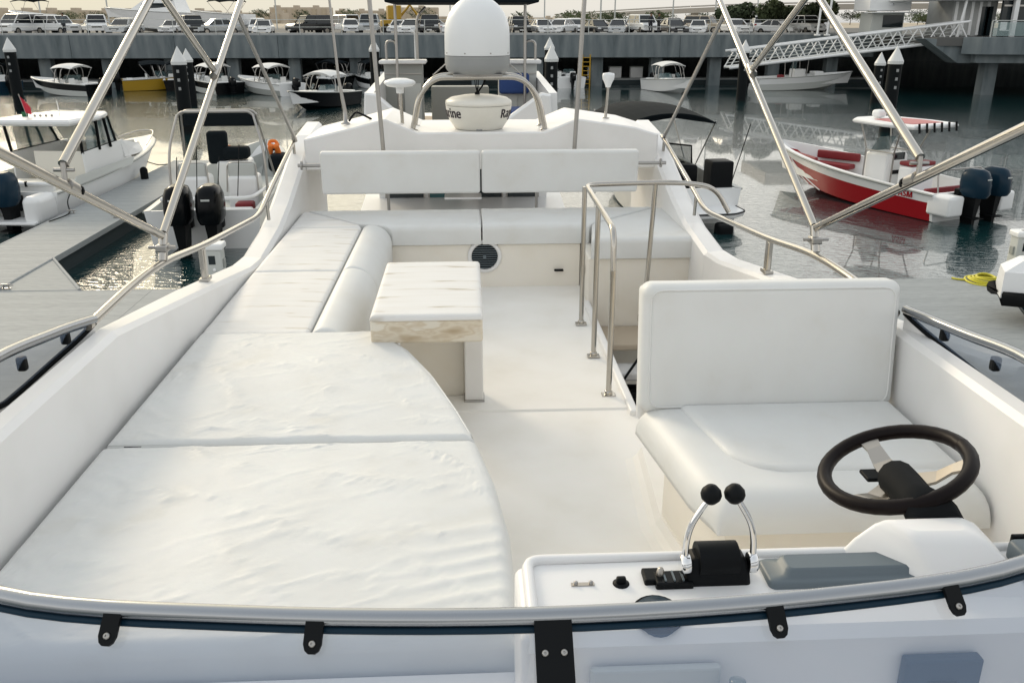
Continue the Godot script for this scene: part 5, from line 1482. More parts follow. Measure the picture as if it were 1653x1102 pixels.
# kind: 0 saloon car, 1 off-roader, 2 van
func car(paint: Material, kind: int) -> Node3D:
	var t := Node3D.new()
	t.name = "parked_car"
	var low: Array
	var cab: Array
	match kind:
		0:
			low = [[-2.25, 0.30], [-2.2, 0.62], [-1.9, 0.80], [-1.0, 0.92], [1.2, 0.95], [2.1, 0.92], [2.25, 0.70], [2.22, 0.30]]
			cab = [[-1.05, 0.92, 0.80], [-0.35, 1.42, 0.62], [0.85, 1.45, 0.62], [1.65, 0.94, 0.78]]
		1:
			low = [[-2.3, 0.42], [-2.3, 0.85], [-2.1, 1.05], [-1.1, 1.14], [2.25, 1.14], [2.35, 0.9], [2.35, 0.42]]
			cab = [[-1.15, 1.12, 0.88], [-0.65, 1.80, 0.72], [2.0, 1.82, 0.74], [2.28, 1.12, 0.88]]
		_:
			low = [[-2.5, 0.38], [-2.5, 0.95], [-2.2, 1.15], [-1.8, 1.2], [2.4, 1.2], [2.45, 0.38]]
			cab = [[-2.0, 1.18, 0.90], [-1.2, 2.0, 0.80], [2.3, 2.05, 0.82], [2.4, 1.18, 0.92]]
	var hw := 0.92
	obj("body", MB.new().prism(low, "x", -hw, hw, 0.09), paint, t)
	var rows := []
	for k in cab:
		rows.append([V(-k[2], k[1], k[0]), V(k[2], k[1], k[0])])
	var w := MB.new()
	w.loft([PackedVector3Array([rows[0][0], rows[1][0], rows[2][0], rows[3][0]]), PackedVector3Array([rows[0][1], rows[1][1], rows[2][1], rows[3][1]])], false)
	obj("windows", w, M.car_glass, t)
	var roof := MB.new()
	roof.loft([PackedVector3Array([rows[1][0] + V(-0.03, 0.0, -0.06), rows[1][1] + V(0.03, 0.0, -0.06), rows[2][1] + V(0.03, 0, 0.06), rows[2][0] + V(-0.03, 0, 0.06)]), PackedVector3Array([rows[1][0] + V(0.06, 0.07, 0.1), rows[1][1] + V(-0.06, 0.07, 0.1), rows[2][1] + V(-0.06, 0.07, -0.1), rows[2][0] + V(0.06, 0.07, -0.1)])], false)
	obj("roof", roof, paint, t)
	for s in [0, 1]:
		for e in [[0, 1], [3, 2]]:
			obj("pillar", MB.new().tube([rows[e[0]][s], rows[e[1]][s]], 0.055, 5), paint, t)
		var mx: float = (rows[1][s] as Vector3).lerp(rows[2][s], 0.5).x
		obj("pillar", MB.new().tube([V(signf(mx) * cab[0][2] * 1.0, cab[0][1], 0.35), V(mx, cab[1][1], 0.3)], 0.05, 5), paint, t)
		var sx := -1.0 if s == 0 else 1.0
		obj("mirror", MB.new().box(V(sx * 1.0, cab[0][1] + 0.08, cab[0][0] + 0.35), V(0.16, 0.12, 0.08), 0.02), paint, t)
		obj("head_lamp", MB.new().box(V(sx * 0.68, low[1][1] + 0.02, low[1][0] + 0.03), V(0.36, 0.15, 0.12), 0.03), M.head_lamp, t)
		obj("tail_lamp", MB.new().box(V(sx * 0.74, low[1][1] + 0.05, -low[1][0] + 0.02), V(0.26, 0.20, 0.10), 0.02), M.tail_lamp, t)
		for z in [low[0][0] + 0.85, -low[0][0] - 0.85]:
			var r := 0.32 if kind == 0 else 0.38
			var wh := obj("wheel", MB.new().lathe([[r * 0.6, -0.11], [r, -0.10], [r, 0.10], [r * 0.6, 0.11]], V(sx * 0.82, r, z), 16, Basis(Vector3.BACK, PI / 2)), M.tyre, t)
			obj("rim", MB.new().lathe([[r * 0.6, -0.01], [r * 0.55, 0.012]], V(sx * 0.93, r, z), 12, Basis(Vector3.BACK, -sx * PI / 2)), M.brushed, wh)
	obj("grille", MB.new().box(V(0, low[1][1] - 0.10, low[1][0] + 0.02), V(0.9, 0.16, 0.08), 0.02), M.black_plastic, t)
	obj("number_plate", MB.new().box(V(0, 0.48, low[0][0] - 0.01), V(0.5, 0.11, 0.05)), M.pile_cap, t)
	return t


func nth(n: int) -> String:
	var low := ["", "first", "second", "third", "fourth", "fifth", "sixth", "seventh", "eighth", "ninth", "tenth", "eleventh", "twelfth", "thirteenth", "fourteenth", "fifteenth", "sixteenth", "seventeenth", "eighteenth", "nineteenth"]
	if n < 20:
		return low[n]
	return ["", "", "twentieth", "thirtieth"][n / 10] if n % 10 == 0 else ["", "", "twenty", "thirty"][n / 10] + "-" + low[n % 10]


func body_field(p: Vector3, bones: Array) -> float:
	var d := 9.0
	for b in bones:
		var ab: Vector3 = b[1] - b[0]
		var h := clampf((p - b[0]).dot(ab) / ab.length_squared(), 0, 1)
		var e: float = (p - b[0] - ab * h).length() - lerpf(b[2], b[3], h)
		var k := clampf(0.5 + 0.5 * (d - e) / 0.05, 0, 1)
		d = lerpf(d, e, k) - 0.05 * k * (1 - k)
	return d


# a standing figure as one skin: surface nets over a field of tapered bones
func person(label: String, at: Vector3, turn: float, top: Color, legs: Color, bent: float) -> void:
	var bones := [
		[V(-0.10, 0.92, 0), V(-0.11, 0.50, 0.01), 0.085, 0.06], [V(-0.11, 0.50, 0.01), V(-0.12, 0.08, -0.01), 0.058, 0.042], [V(-0.12, 0.05, -0.01), V(-0.13, 0.04, 0.15), 0.045, 0.035],
		[V(0.10, 0.92, 0), V(0.12, 0.50, 0.03), 0.085, 0.06], [V(0.12, 0.50, 0.03), V(0.13, 0.08, 0.0), 0.058, 0.042], [V(0.13, 0.05, 0.0), V(0.15, 0.04, 0.16), 0.045, 0.035],
		[V(0, 0.95, 0), V(0, 1.18, 0.01), 0.135, 0.13], [V(-0.09, 1.32, 0), V(0.09, 1.32, 0), 0.12, 0.12], [V(0, 1.15, 0.01), V(0, 1.35, 0), 0.13, 0.14],
		[V(0, 1.42, 0), V(0, 1.54, 0.01), 0.055, 0.05], [V(0, 1.60, 0.02), V(0, 1.67, 0.02), 0.085, 0.09],
		[V(-0.19, 1.38, 0), V(-0.25, 1.12, -0.02), 0.052, 0.042], [V(-0.25, 1.12, -0.02), V(-0.24, 0.88, 0.06), 0.040, 0.03], [V(-0.24, 0.88, 0.06), V(-0.235, 0.78, 0.08), 0.035, 0.03],
		[V(0.19, 1.38, 0), V(0.26, 1.13, 0.0), 0.052, 0.042], [V(0.26, 1.13, 0.0), V(0.20, 1.13 + 0.25 * bent - 0.22, 0.16), 0.040, 0.03], [V(0.20, 1.13 + 0.25 * bent - 0.22, 0.16), V(0.16, 1.18 + 0.30 * bent - 0.22, 0.22), 0.035, 0.03],
	]
	var c := 0.045
	var n := Vector3i(17, 41, 13)
	var o := V(-0.38, -0.03, -0.2)
	var f := PackedFloat32Array()
	f.resize(n.x * n.y * n.z)
	for y in n.y:
		for z in n.z:
			for x in n.x:
				f[(y * n.z + z) * n.x + x] = body_field(o + V(x, y, z) * c, bones)
	var ix := func(x: int, y: int, z: int) -> int: return (y * n.z + z) * n.x + x
	var pt := {}
	for y in n.y - 1:
		for z in n.z - 1:
			for x in n.x - 1:
				var sum := Vector3.ZERO
				var m := 0
				for e in [[0, 0, 0, 1, 0, 0], [0, 1, 0, 1, 1, 0], [0, 0, 1, 1, 0, 1], [0, 1, 1, 1, 1, 1], [0, 0, 0, 0, 1, 0], [1, 0, 0, 1, 1, 0], [0, 0, 1, 0, 1, 1], [1, 0, 1, 1, 1, 1], [0, 0, 0, 0, 0, 1], [1, 0, 0, 1, 0, 1], [0, 1, 0, 0, 1, 1], [1, 1, 0, 1, 1, 1]]:
					var a: float = f[ix.call(x + e[0], y + e[1], z + e[2])]
					var b: float = f[ix.call(x + e[3], y + e[4], z + e[5])]
					if (a < 0) != (b < 0):
						sum += V(x + e[0], y + e[1], z + e[2]).lerp(V(x + e[3], y + e[4], z + e[5]), a / (a - b))
						m += 1
				if m:
					pt[V(x, y, z)] = o + sum / m * c
	var b := MB.new()
	var parts := {}
	for y in range(1, n.y - 1):
		for z in range(1, n.z - 1):
			for x in range(1, n.x - 1):
				var a: float = f[ix.call(x, y, z)]
				for ax in 3:
					var s := Vector3i(x, y, z)
					s[ax] += 1
					if (a < 0) == (f[ix.call(s.x, s.y, s.z)] < 0):
						continue
					var u := Vector3.ZERO
					var v := Vector3.ZERO
					u[(ax + 1) % 3] = 1
					v[(ax + 2) % 3] = 1
					var q := V(x, y, z)
					var quad := [pt.get(q - u - v), pt.get(q - v), pt.get(q), pt.get(q - u)]
					if quad.has(null):
						continue
					var h: float = o.y + y * c
					var key := 0 if h < 0.09 else 1 if h < 0.96 else 3 if h > 1.48 or (absf(o.x + x * c) > 0.19 and h < 0.9) else 2
					if not parts.has(key):
						parts[key] = PackedVector3Array()
					if a < 0:
						MB.q(parts[key], quad[0], quad[1], quad[2], quad[3])
					else:
						MB.q(parts[key], quad[3], quad[2], quad[1], quad[0])
	var t := thing("person", label, "person", at, turn, "people standing on the quay")
	var cols := [Color(0.02, 0.02, 0.02), legs, top, Color(0.24, 0.14, 0.09)]
	b.st.set_smooth_group(0)
	for k in parts:
		b.st.set_color(cols[k])
		for i in range(0, parts[k].size(), 3):
			for j in [0, 2, 1]:
				b.st.add_vertex(parts[k][i + j])
	obj("body", b, M.clothes, t)
	obj("hair", MB.new().lathe([[0.094, 0.0], [0.102, 0.05], [0.085, 0.10], [0.04, 0.125], [0.001, 0.13]], V(0, 1.655, -0.005), 12), M.black_rubber, t)


func tree(label: String, at: Vector3, h: float, r: float, seed_: int, light := false) -> void:
	var t := thing("tree", label, "tree", at, 0.0, "trees behind the car park")
	var g := RandomNumberGenerator.new()
	g.seed = seed_
	var tb := MB.new()
	tb.tube([V(0, 0, 0), V(0.05, h * 0.3, 0), V(0, h * 0.62, 0.05)], [0.16, 0.11, 0.05], 7)
	for k in 5:
		var a := TAU * k / 5 + g.randf()
		tb.tube([V(0.03, h * (0.3 + 0.05 * k), 0), V(cos(a) * r * 0.6, h * (0.5 + 0.07 * k), sin(a) * r * 0.6)], [0.06, 0.02], 5)
	obj("trunk", tb, M.bark, t)
	var cr := PackedVector3Array()
	for k in 900:
		var p := Vector3(g.randfn(), g.randfn(), g.randfn()).normalized() * pow(g.randf(), 0.45)
		p = V(p.x * r, h * 0.66 + p.y * h * 0.34, p.z * r)
		p += V(sin(p.y * 3.0 + p.x * 2), 0.4 * sin(p.x * 3.1), cos(p.y * 2.7)) * r * 0.16
		var u := Vector3(g.randfn(), g.randfn(), g.randfn()).normalized() * g.randf_range(0.10, 0.24)
		var v := u.cross(Vector3(g.randfn(), g.randfn(), g.randfn())).normalized() * g.randf_range(0.08, 0.2)
		cr.append_array([p - u, p + v, p + u])
		cr.append_array([p - u, p + u, p - v])
	obj("crown", MB.new().emit(cr, false, false), M.foliage_light if light else M.foliage, t)


func quay() -> void:
	# deck slab, fascia beam, columns and the dark space below
	var d := MB.new()
	d.prism([[-130, -77.3], [34.4, -77.3], [34.4, -66.3], [75, -60.5], [75, -96], [160, -160], [-160, -160]], "y", 3.5, 4.095)
	struct("quay_deck", d, M.asphalt)
	var q := thing("quay_wall", "long grey concrete quay edge on columns under the parked cars", "quay", V(-40, 0, -77))
	for k in 19:
		var x0 := -124.0 + 8.35 * k
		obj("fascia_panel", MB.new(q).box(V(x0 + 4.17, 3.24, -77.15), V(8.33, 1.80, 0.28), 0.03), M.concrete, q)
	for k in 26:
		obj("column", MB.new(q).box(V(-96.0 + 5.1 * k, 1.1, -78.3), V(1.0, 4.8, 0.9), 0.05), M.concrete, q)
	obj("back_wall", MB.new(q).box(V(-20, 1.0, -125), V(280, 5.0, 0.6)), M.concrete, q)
	obj("kerb", MB.new(q).box(V(-45.0, 4.20, -77.5), V(158, 0.20, 0.5), 0.03), M.pale_concrete, q)
	var fd := thing("far_dock", "narrow pale floating dock in the dark under the quay", "dock", V(0, 0.4, -80))
	obj("deck", MB.new(fd).box(V(-8, 0.42, -80.8), V(90, 0.16, 1.8), 0.02), M.plank_pale, fd)
	obj("float", MB.new(fd).box(V(-8, 0.12, -80.8), V(89.5, 0.44, 1.6)), M.dark_float, fd)
	for k in 4:
		var lk := thing("dock_locker", "%s white dock locker under the quay right of the ladder" % ["first", "second", "third", "fourth"][k], "locker", V(11.2 + 1.9 * k, 0.5, -80.7), 0.0, "dock lockers under the quay")
		bit("box", lk, V(0, 0.45, 0), V(1.1, 0.9, 0.6), M.white_paint, 0.05, 2)
		bit("lid", lk, V(0, 0.93, 0), V(1.16, 0.08, 0.66), M.pale_panel, 0.03)
	var la := thing("ladder", "yellow steel ladder hanging from the quay into the water", "ladder", V(10.0, 0, -76.6))
	for s in [-1, 1]:
		pipe("stile", la, [V(s * 0.32, -0.4, 0), V(s * 0.32, 2.6, 0)], 0.06, M.yellow_paint)
	for k in 8:
		pipe("rung", la, [V(-0.32, -0.1 + 0.35 * k, 0), V(0.32, -0.1 + 0.35 * k, 0)], 0.035, M.yellow_paint)
	var rl := thing("quay_railing", "thin wire railing along the top of the quay", "railing", V(-40, 4.1, -77.2))
	for k in 40:
		pipe("post", rl, [V(-62.0 + 3.4 * k, 0, 0), V(-62.0 + 3.4 * k, 1.25, 0)], 0.035, M.pale_panel)
	for y in [1.22, 0.65]:
		pipe("wire", rl, [V(-62, y, 0), V(70.6, y, 0)], 0.022, M.pale_panel)
	# parked cars: [pixel-measured x, paint, kind, turn, row]
	var paints := {"white": M.car_white, "black": M.car_black, "silver": M.car_silver, "tan": M.car_tan}
	var names := ["saloon car", "off-roader", "van"]
	var protos := {}
	var spots := [[-37.5, "white", 2, 0.3, 0], [-34.6, "white", 1, 1.1, 0], [-31.3, "white", 1, 0.35, 0], [-29.0, "silver", 0, 0.1, 0], [-26.6, "white", 0, -0.1, 1], [-23.3, "black", 1, 0.4, 0], [-21.3, "silver", 0, 0.9, 0], [-19.0, "white", 0, 0.2, 1], [-17.3, "white", 0, 0.1, 0], [-13.4, "black", 1, 0.9, 0], [-10.6, "white", 0, 0.2, 1], [-8.3, "silver", 1, 0.05, 0], [-6.1, "white", 0, 0.2, 1], [-4.7, "white", 0, -0.2, 0], [-3.1, "black", 1, 0.0, 0], [-0.9, "white", 0, 0.2, 0], [4.6, "black", 1, 0.1, 0], [6.6, "white", 0, 0.2, 0], [8.3, "white", 0, 0.5, 0], [10.2, "white", 0, 0.2, 1], [11.4, "black", 0, 0.3, 0], [13.3, "silver", 0, 0.25, 0], [15.5, "white", 1, 0.2, 0], [18.1, "black", 0, 0.1, 0], [20.4, "white", 0, 0.3, 0], [22.4, "tan", 1, 0.9, 1], [23.6, "white", 0, 0.2, 0], [25.7, "white", 1, 0.1, 1], [27.4, "white", 0, 0.8, 0], [30.0, "white", 1, 0.2, 0], [32.2, "silver", 0, 0.4, 1]]
	for i in spots.size():
		var s: Array = spots[i]
		var key: String = s[1] + str(s[2])
		var label := "%s %s, %s from the left among the cars along the quay front" % [s[1], names[s[2]], nth(i + 1)]
		var at := V(s[0], 4.1, -81.0 - s[4] * 5.5)
		var c: Node3D
		if protos.has(key):
			c = protos[key].duplicate()
		else:
			c = car(paints[s[1]], s[2])
			protos[key] = c
		c.name = numbered("parked_car")
		add_child(c)
		c.position = at
		c.rotation.y = PI + s[3] * (1 if i % 3 else -1)
		c.scale = Vector3.ONE * (0.82 + 0.03 * (i % 4))
		tag(c, label, "car", "cars parked along the quay")
	# second loose row behind
	for i in 14:
		var k: String = ["white0", "white1", "silver0", "white0", "white2", "tan1", "white0"][(i * 3) % 7]
		var c: Node3D = protos[k].duplicate()
		c.name = numbered("parked_car")
		add_child(c)
		c.position = V(-55.0 + i * 7.1 + (i % 3) * 1.6, 4.1, -96.0 - (i % 2) * 7.0)
		c.rotation.y = 0.3 * (i % 4)
		tag(c, "distant parked car, %s from the left in the rear rows of the car park" % nth(i + 1), "car", "cars in the rear rows of the car park")
	person("person in dark clothes on the quay, left of the pair", V(15.55, 4.1, -78.0), 0.4, Color(0.015, 0.015, 0.02), Color(0.02, 0.022, 0.03), 0.3)
	person("person in dark clothes with raised arm, right of the pair on the quay", V(16.25, 4.1, -78.1), 0.9, Color(0.02, 0.02, 0.022), Color(0.03, 0.03, 0.035), 1.2)
	person("person in a grey top among the cars at the left", V(-33.2, 4.1, -79.0), -0.5, Color(0.10, 0.12, 0.13), Color(0.03, 0.035, 0.04), 0.1)
	# boats stored ashore
	for k in [[-38.6, "boat with a dark awning stored ashore at the far left", 0.9], [-20.0, "boat with a dark awning stored ashore left of centre", 1.3]]:
		var sb := thing("stored_boat", k[1], "boat", V(k[0], 4.9, -88.0), k[2], "boats stored on the quay")
		hull(sb, 6.0, 2.3, 0.9, 1.3, M.white_paint, M.white_paint, M.white_paint, 0.4)
		awning(sb, 2.2, -0.8, -3.6, 2.1, 0.9, M.black_canvas)
		bit("cradle", sb, V(0, -0.45, -2.4), V(1.4, 0.7, 3.0), M.dull_steel, 0.02)
	var yb := thing("stored_yacht", "white yacht with black radar arch standing behind the left cars", "yacht", V(-27.0, 4.4, -98.0), 1.35)
	hull(yb, 11.0, 3.4, 1.6, 2.2, M.white_paint, M.white_paint, M.white_paint, 1.2)
	obj("cabin", MB.new().loft([PackedVector3Array([V(-1.4, 1.5, -2.0), V(1.4, 1.5, -2.0), V(1.1, 1.6, -8.0), V(-1.1, 1.6, -8.0)]), PackedVector3Array([V(-1.2, 2.9, -2.4), V(1.2, 2.9, -2.4), V(0.9, 2.8, -6.0), V(-0.9, 2.8, -6.0)])], false), M.white_paint, yb)
	bit("cabin_window", yb, V(0, 2.3, -4.5), V(2.5, 0.5, 3.0), M.dark_glass, 0.1)
	pipe("radar_arch", yb, bend([V(-1.3, 2.8, -2.6), V(-1.0, 4.0, -2.9), V(1.0, 4.0, -2.9), V(1.3, 2.8, -2.6)], 0.3), 0.1, M.black_plastic)
	bit("radar", yb, V(0, 4.3, -2.9), V(0.6, 0.35, 0.6), M.black_plastic, 0.15, 3)
	# gangway
	var g := thing("gangway", "white lattice-truss gangway sloping up to the right deck", "gangway", V(22, 1.5, -71))
	var a := V(20.6, 1.75, -71.2)
	var e := V(37.4, 3.95, -67.6)
	for k in [[0.0, 0.0], [1.25, 0.0], [0.0, 1.5], [1.25, 1.5]]:
		obj("chord", MB.new(g).tube([a + V(0, k[0], -k[1]), e + V(0, k[0], -k[1])], 0.09 if k[0] > 0 else 0.12, 6), M.white_paint, g)
	for w in 2:
		for k in 24:
			var p := a.lerp(e, k / 24.0) + V(0, 0, -1.5 * w)
			var p2 := a.lerp(e, (k + 1) / 24.0) + V(0, 0, -1.5 * w)
			obj("brace", MB.new(g).tube([p + V(0, 1.25 if k % 2 else 0.0, 0), p2 + V(0, 0.0 if k % 2 else 1.25, 0)], 0.05, 5), M.white_paint, g)
	obj("deck", MB.new(g).loft([PackedVector3Array([a + V(0, 0.06, 0), a + V(0, 0.06, -1.5), a + V(0, 0.0, -1.5), a]), PackedVector3Array([e + V(0, 0.06, 0), e + V(0, 0.06, -1.5), e + V(0, 0.0, -1.5), e])], false), M.pale_panel, g)
	for k in 3:
		obj("hand_wire", MB.new(g).tube([a + V(0, 0.35 + 0.25 * k, -0.75), e + V(0, 0.35 + 0.25 * k, -0.75)], 0.03, 5), M.pale_panel, g)
	pavilion()


func pavilion() -> void:
	var dk := thing("terrace", "dark grey concrete terrace on columns at the right edge", "terrace", V(45, 2, -63))
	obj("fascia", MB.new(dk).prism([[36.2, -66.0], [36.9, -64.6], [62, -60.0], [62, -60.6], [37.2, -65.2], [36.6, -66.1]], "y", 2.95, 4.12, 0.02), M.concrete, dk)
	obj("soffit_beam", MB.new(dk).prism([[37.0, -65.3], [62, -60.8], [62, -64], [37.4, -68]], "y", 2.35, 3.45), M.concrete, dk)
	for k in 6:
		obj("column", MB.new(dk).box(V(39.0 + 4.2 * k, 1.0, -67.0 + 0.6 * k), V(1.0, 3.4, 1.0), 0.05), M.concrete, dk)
	obj("haunch", MB.new(dk).prism([[33.5, 4.0], [37.3, 4.0], [37.3, 2.3], [36.2, 2.3]], "z", -68.0, -66.3), M.concrete, dk)
	var br := thing("glass_balustrade", "glass and steel balustrade along the right terrace", "railing", V(45, 4.1, -63))
	for k in 8:
		var p := V(37.6 + 2.6 * k, 4.12, -65.0 + 0.468 * k)
		obj("post", MB.new(br).box(p + V(0, 0.55, 0), V(0.06, 1.1, 0.06)), M.pale_panel, br)
		obj("pane", MB.new(br).box(p + V(1.3, 0.55, 0.234), V(2.4, 0.95, 0.02), 0.0, 1, Basis(Vector3.UP, -0.178)), M.rail_glass, br)
	obj("hand_rail", MB.new(br).tube([V(37.6, 5.24, -65.0), V(58.4, 5.24, -61.26)], 0.04, 6), M.pale_panel, br)
	var cols := [M.car_white, M.red_cushion, M.black_plastic, M.teal_glass]
	for k in 9:
		var ch := thing("terrace_chair", "%s chair from the left behind the right glass balustrade" % nth(k + 1), "chair", V(39.3 + 1.7 * k, 4.12, -66.2 + 0.3 * k), 0.8 * k, "terrace chairs")
		bit("seat", ch, V(0, 0.45, 0), V(0.5, 0.06, 0.5), cols[k % 4], 0.02)
		bit("backrest", ch, V(0, 0.75, -0.24), V(0.5, 0.55, 0.05), cols[k % 4], 0.02)
		for x in [-0.21, 0.21]:
			for z in [-0.21, 0.21]:
				pipe("leg", ch, [V(x, 0, z), V(x, 0.44, z)], 0.02, M.black_plastic)
	var b := thing("pavilion", "waterfront pavilion with dark glass walls and white columns", "building", V(44, 4.1, -74))
	obj("glass_wall", MB.new(b).box(V(50.5, 7.1, -69.6), V(21, 6, 0.2), 0.0, 1, Basis(Vector3.UP, 0.12)), M.dark_glass, b)
	for k in 6:
		obj("column", MB.new(b).box(V(41.0 + 3.6 * k, 7.1, -68.9 - 0.43 * k + 0.8), V(0.34, 6.0, 0.34), 0.03), M.white_paint, b)
		obj("mullion", MB.new(b).box(V(42.6 + 3.6 * k, 7.1, -68.5 - 0.43 * k), V(0.10, 6.0, 0.12)), M.dull_steel, b)
	obj("transom", MB.new(b).box(V(50.5, 6.3, -69.4), V(21, 0.12, 0.12), 0.0, 1, Basis(Vector3.UP, 0.12)), M.dull_steel, b)
	obj("side_wall", MB.new(b).box(V(38.7, 5.4, -71.5), V(3.4, 2.6, 4.0), 0.04), M.pale_concrete, b)
	for k in 5:
		obj("batten", MB.new(b).box(V(37.2 + 0.62 * k, 5.4, -69.46), V(0.22, 2.4, 0.08), 0.01), M.white_paint, b)
	obj("doorway", MB.new(b).box(V(39.6, 5.2, -69.45), V(0.9, 2.1, 0.06)), M.dark_glass, b)
	obj("canopy", MB.new(b).box(V(37.0, 6.78, -70.0), V(8.4, 0.22, 4.2), 0.03), M.white_paint, b)
	obj("canopy_post", MB.new(b).tube([V(36.9, 4.1, -68.2), V(37.2, 6.7, -68.2)], 0.10, 8), M.white_paint, b)
	obj("upper_block", MB.new(b).box(V(33.6, 7.6, -78.5), V(16.0, 1.1, 7.0), 0.05), M.warm_wall, b)
	obj("upper_window", MB.new(b).box(V(37.5, 7.6, -74.9), V(4.5, 0.7, 0.12)), M.teal_glass, b)
	var k := thing("kiosk", "small white kiosk with lamp and dark windows beside the gangway head", "kiosk", V(33.2, 4.1, -73))
	obj("wall", MB.new(k).box(V(33.2, 5.0, -73.2), V(2.6, 1.8, 2.2), 0.03), M.pale_panel, k)
	obj("window", MB.new(k).box(V(33.6, 5.2, -72.08), V(1.6, 0.9, 0.06)), M.dark_glass, k)
	obj("roof_box", MB.new(k).box(V(33.0, 6.42, -73.0), V(3.3, 0.9, 3.0), 0.04), M.white_paint, k)
	obj("awning", MB.new(k).box(V(33.2, 5.85, -71.8), V(3.6, 0.08, 1.4), 0.02), M.white_paint, k)
	obj("lamp", MB.new(k).lathe([[0.09, 0], [0.09, 0.1], [0.02, 0.14]], V(33.1, 6.45, -71.5), 10, Basis(Vector3.RIGHT, PI / 2)), M.head_lamp, k)
	for w in [[28.4, "first"], [29.2, "second"]]:
		var po := thing("flag_pole", "%s slim white pole left of the kiosk" % w[1], "pole", V(w[0], 4.1, -74.0), 0.0, "white poles left of the kiosk")
		pipe("shaft", po, [V(0, 0, 0), V(0.1, 3.6, 0)], 0.09, M.white_paint)
		bit("base", po, V(0, 0.06, 0), V(0.4, 0.12, 0.4), M.white_paint, 0.02)
	for w in 6:
		tree("dark green tree, %s from the left before the pale pavilion roof" % nth(w + 1), V(23.5 + w * 1.9, 4.1, -83.0 - (w % 2) * 2.0), 2.4 + 0.3 * (w % 3), 1.2, 100 + w, w % 3 == 2)


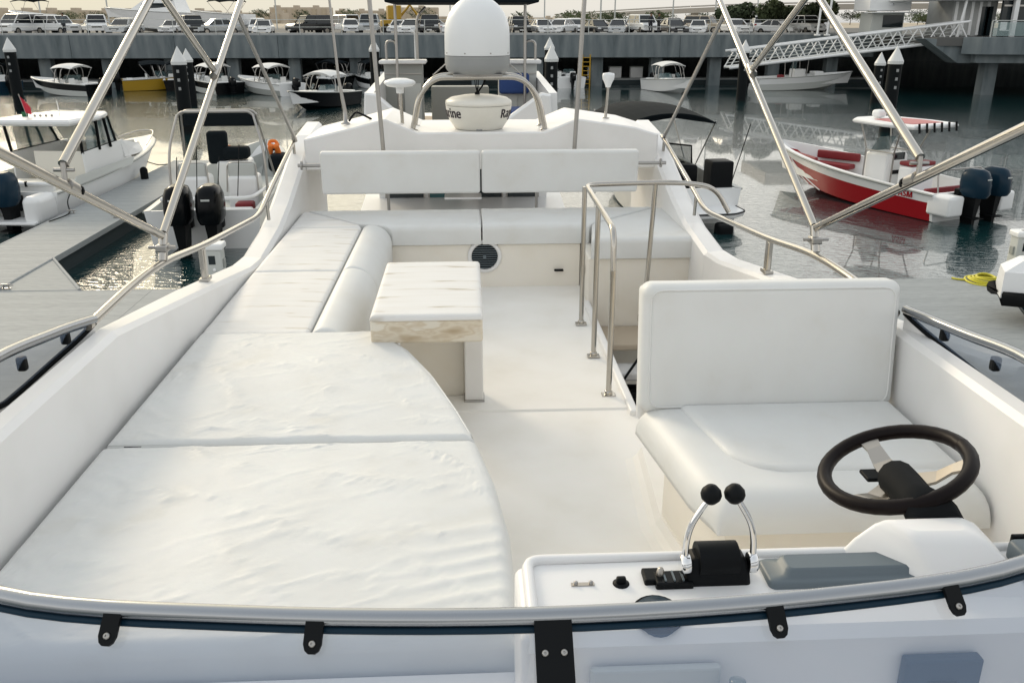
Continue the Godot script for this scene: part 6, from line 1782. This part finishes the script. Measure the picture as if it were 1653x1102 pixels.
func far_off() -> void:
	# flyover, low blocks, trees and masts far behind the car park
	var gp := MB.new()
	var t := PackedVector3Array()
	MB.q(t, V(-700, 4.0, -150), V(700, 4.0, -150), V(700, 4.0, -780), V(-700, 4.0, -780))
	gp.emit(t, false, false)
	struct("far_ground", gp, M.beige_stone)
	var f := thing("flyover", "long pale concrete flyover curving across the far background", "bridge", V(150, 4, -330))
	var line := curve([V(40, 6.5, -420), V(70, 8.3, -375), V(110, 9.7, -340), V(170, 10.2, -320), V(260, 10.2, -310)], 8)
	var rows := []
	for p in line:
		rows.append(PackedVector3Array([p + V(0, 0.9, 5), p + V(0, 0.9, -5), p + V(0, -0.9, -4), p + V(0, -0.9, 4)]))
	obj("deck", MB.new(f).loft(rows, false), M.bridge_concrete, f)
	var pr := []
	for p in line:
		pr.append(p + V(0, 1.5, 5))
	obj("parapet", MB.new(f).tube(pr, 0.30, 5), M.bridge_concrete, f)
	for k in range(6, line.size(), 3):
		obj("pier", MB.new(f).box(V(line[k].x, (line[k].y - 0.9 + 4) / 2, line[k].z), V(2.4, line[k].y - 4.9, 2.4), 0.1), M.bridge_concrete, f)
	var g := RandomNumberGenerator.new()
	g.seed = 12
	var blocks := [[-215, -480, 60, 13.5, "long tan apartment block at the far left horizon"], [-150, -470, 56, 13.0, "tan apartment block right of the long one on the horizon"], [-118, -520, 40, 12.2, "low tan block behind the left awning tubes"], [-96, -560, 34, 17.5, "tall pale block on the horizon left of the aerial"], [-60, -580, 36, 15.0, "pale block on the horizon behind the whip aerial"], [-28, -540, 26, 17.0, "pale square block on the horizon behind the left strut"], [-10, -600, 44, 9.8, "low tan block on the horizon left of the dome"], [60, -640, 60, 9.0, "low pale terrace on the horizon right of the dome"]]
	for b in blocks:
		b[3] = 5.2 + (b[3] - 5.2) * 0.62
		var o := thing("apartment_block", b[4], "building", V(b[0], 4, b[1]), 0.0, "blocks on the horizon")
		obj("wall", MB.new().box(V(0, (b[3] - 4) / 2, 0), V(b[2], b[3] - 4, 18)), M.warm_wall, o)
		var n: int = int(b[2] / 5.5)
		for k in n:
			obj("bay", MB.new().box(V(-b[2] / 2 + (k + 0.5) * b[2] / n, (b[3] - 4) * 0.52, 9.2), V(b[2] / n * 0.45, (b[3] - 4) * 0.75, 1.0)), M.beige_stone, o)
			if k % 2 == 0:
				obj("roof_room", MB.new().box(V(-b[2] / 2 + (k + 0.5) * b[2] / n, b[3] - 4 + 0.6, 0), V(3.0, 1.1, 6)), M.warm_wall, o)
	for k in 26:
		var x := -200.0 + k * 17.0 + g.randf_range(-5, 5)
		tree("hazy tree, %s from the left along the far tree line" % nth(k + 1), V(x, 4, -330.0 - g.randf() * 40), g.randf_range(4.0, 6.0), g.randf_range(3.5, 5.5), 300 + k, k % 3 == 0)
	for k in 14:
		tree("low round tree, %s from the left under the flyover" % nth(k + 1), V(26.0 + k * 9.0 + g.randf_range(-3, 3), 4, -180.0 - g.randf() * 30), g.randf_range(2.2, 3.4), g.randf_range(3.0, 4.5), 400 + k, k % 2 == 0)
	var masts := [[-53, -120, 14, "first"], [-44, -118, 13, "second"], [-25.5, -128, 12, "third"], [-12.5, -126, 11, "fourth"], [-2.0, -125, 12, "fifth"], [10.5, -124, 11, "sixth"], [14.2, -98, 12, "seventh"], [18.6, -116, 12, "eighth"], [25.0, -112, 12, "ninth"], [31.0, -115, 12, "tenth"], [41.0, -130, 12, "eleventh"]]
	for m in masts:
		var o := thing("lamp_post", "%s slim lamp post from the left in the car park" % m[3], "lamp post", V(m[0], 4.1, m[1]), 0.0, "lamp posts in the car park")
		pipe("shaft", o, [V(0, 0, 0), V(0, m[2], 0)], 0.09, M.pale_panel)
		pipe("arm", o, [V(-0.8, m[2], 0), V(0.8, m[2], 0)], 0.05, M.pale_panel)
		for s in [-1, 1]:
			bit("lamp_head", o, V(s * 0.8, m[2] - 0.03, 0), V(0.5, 0.1, 0.2), M.grey_panel, 0.02)
	var yl := thing("yellow_digger", "small yellow digger among the far cars left of the dome", "vehicle", V(-7.0, 4.1, -92.0), 0.2)
	bit("cab", yl, V(0, 1.9, 0), V(1.3, 1.3, 1.4), M.yellow_paint, 0.1)
	bit("chassis", yl, V(0, 0.9, 0), V(2.6, 0.7, 1.6), M.yellow_paint, 0.1)
	pipe("boom", yl, [V(0.5, 1.4, 0), V(1.6, 2.6, 0), V(2.4, 1.6, 0)], 0.14, M.yellow_paint)
	for x in [-0.8, 0.8]:
		obj("wheel", MB.new().lathe([[0.45, -0.8], [0.45, 0.8]], V(x, 0.45, 0), 14, Basis(Vector3.RIGHT, PI / 2)), M.tyre, yl)


func _ready() -> void:
	rng.seed = 7
	look()
	make_materials()
	setting()
	yacht()
	cushions()
	equipment()
	steelwork()
	docks()
	boats()
	quay()
	far_off()
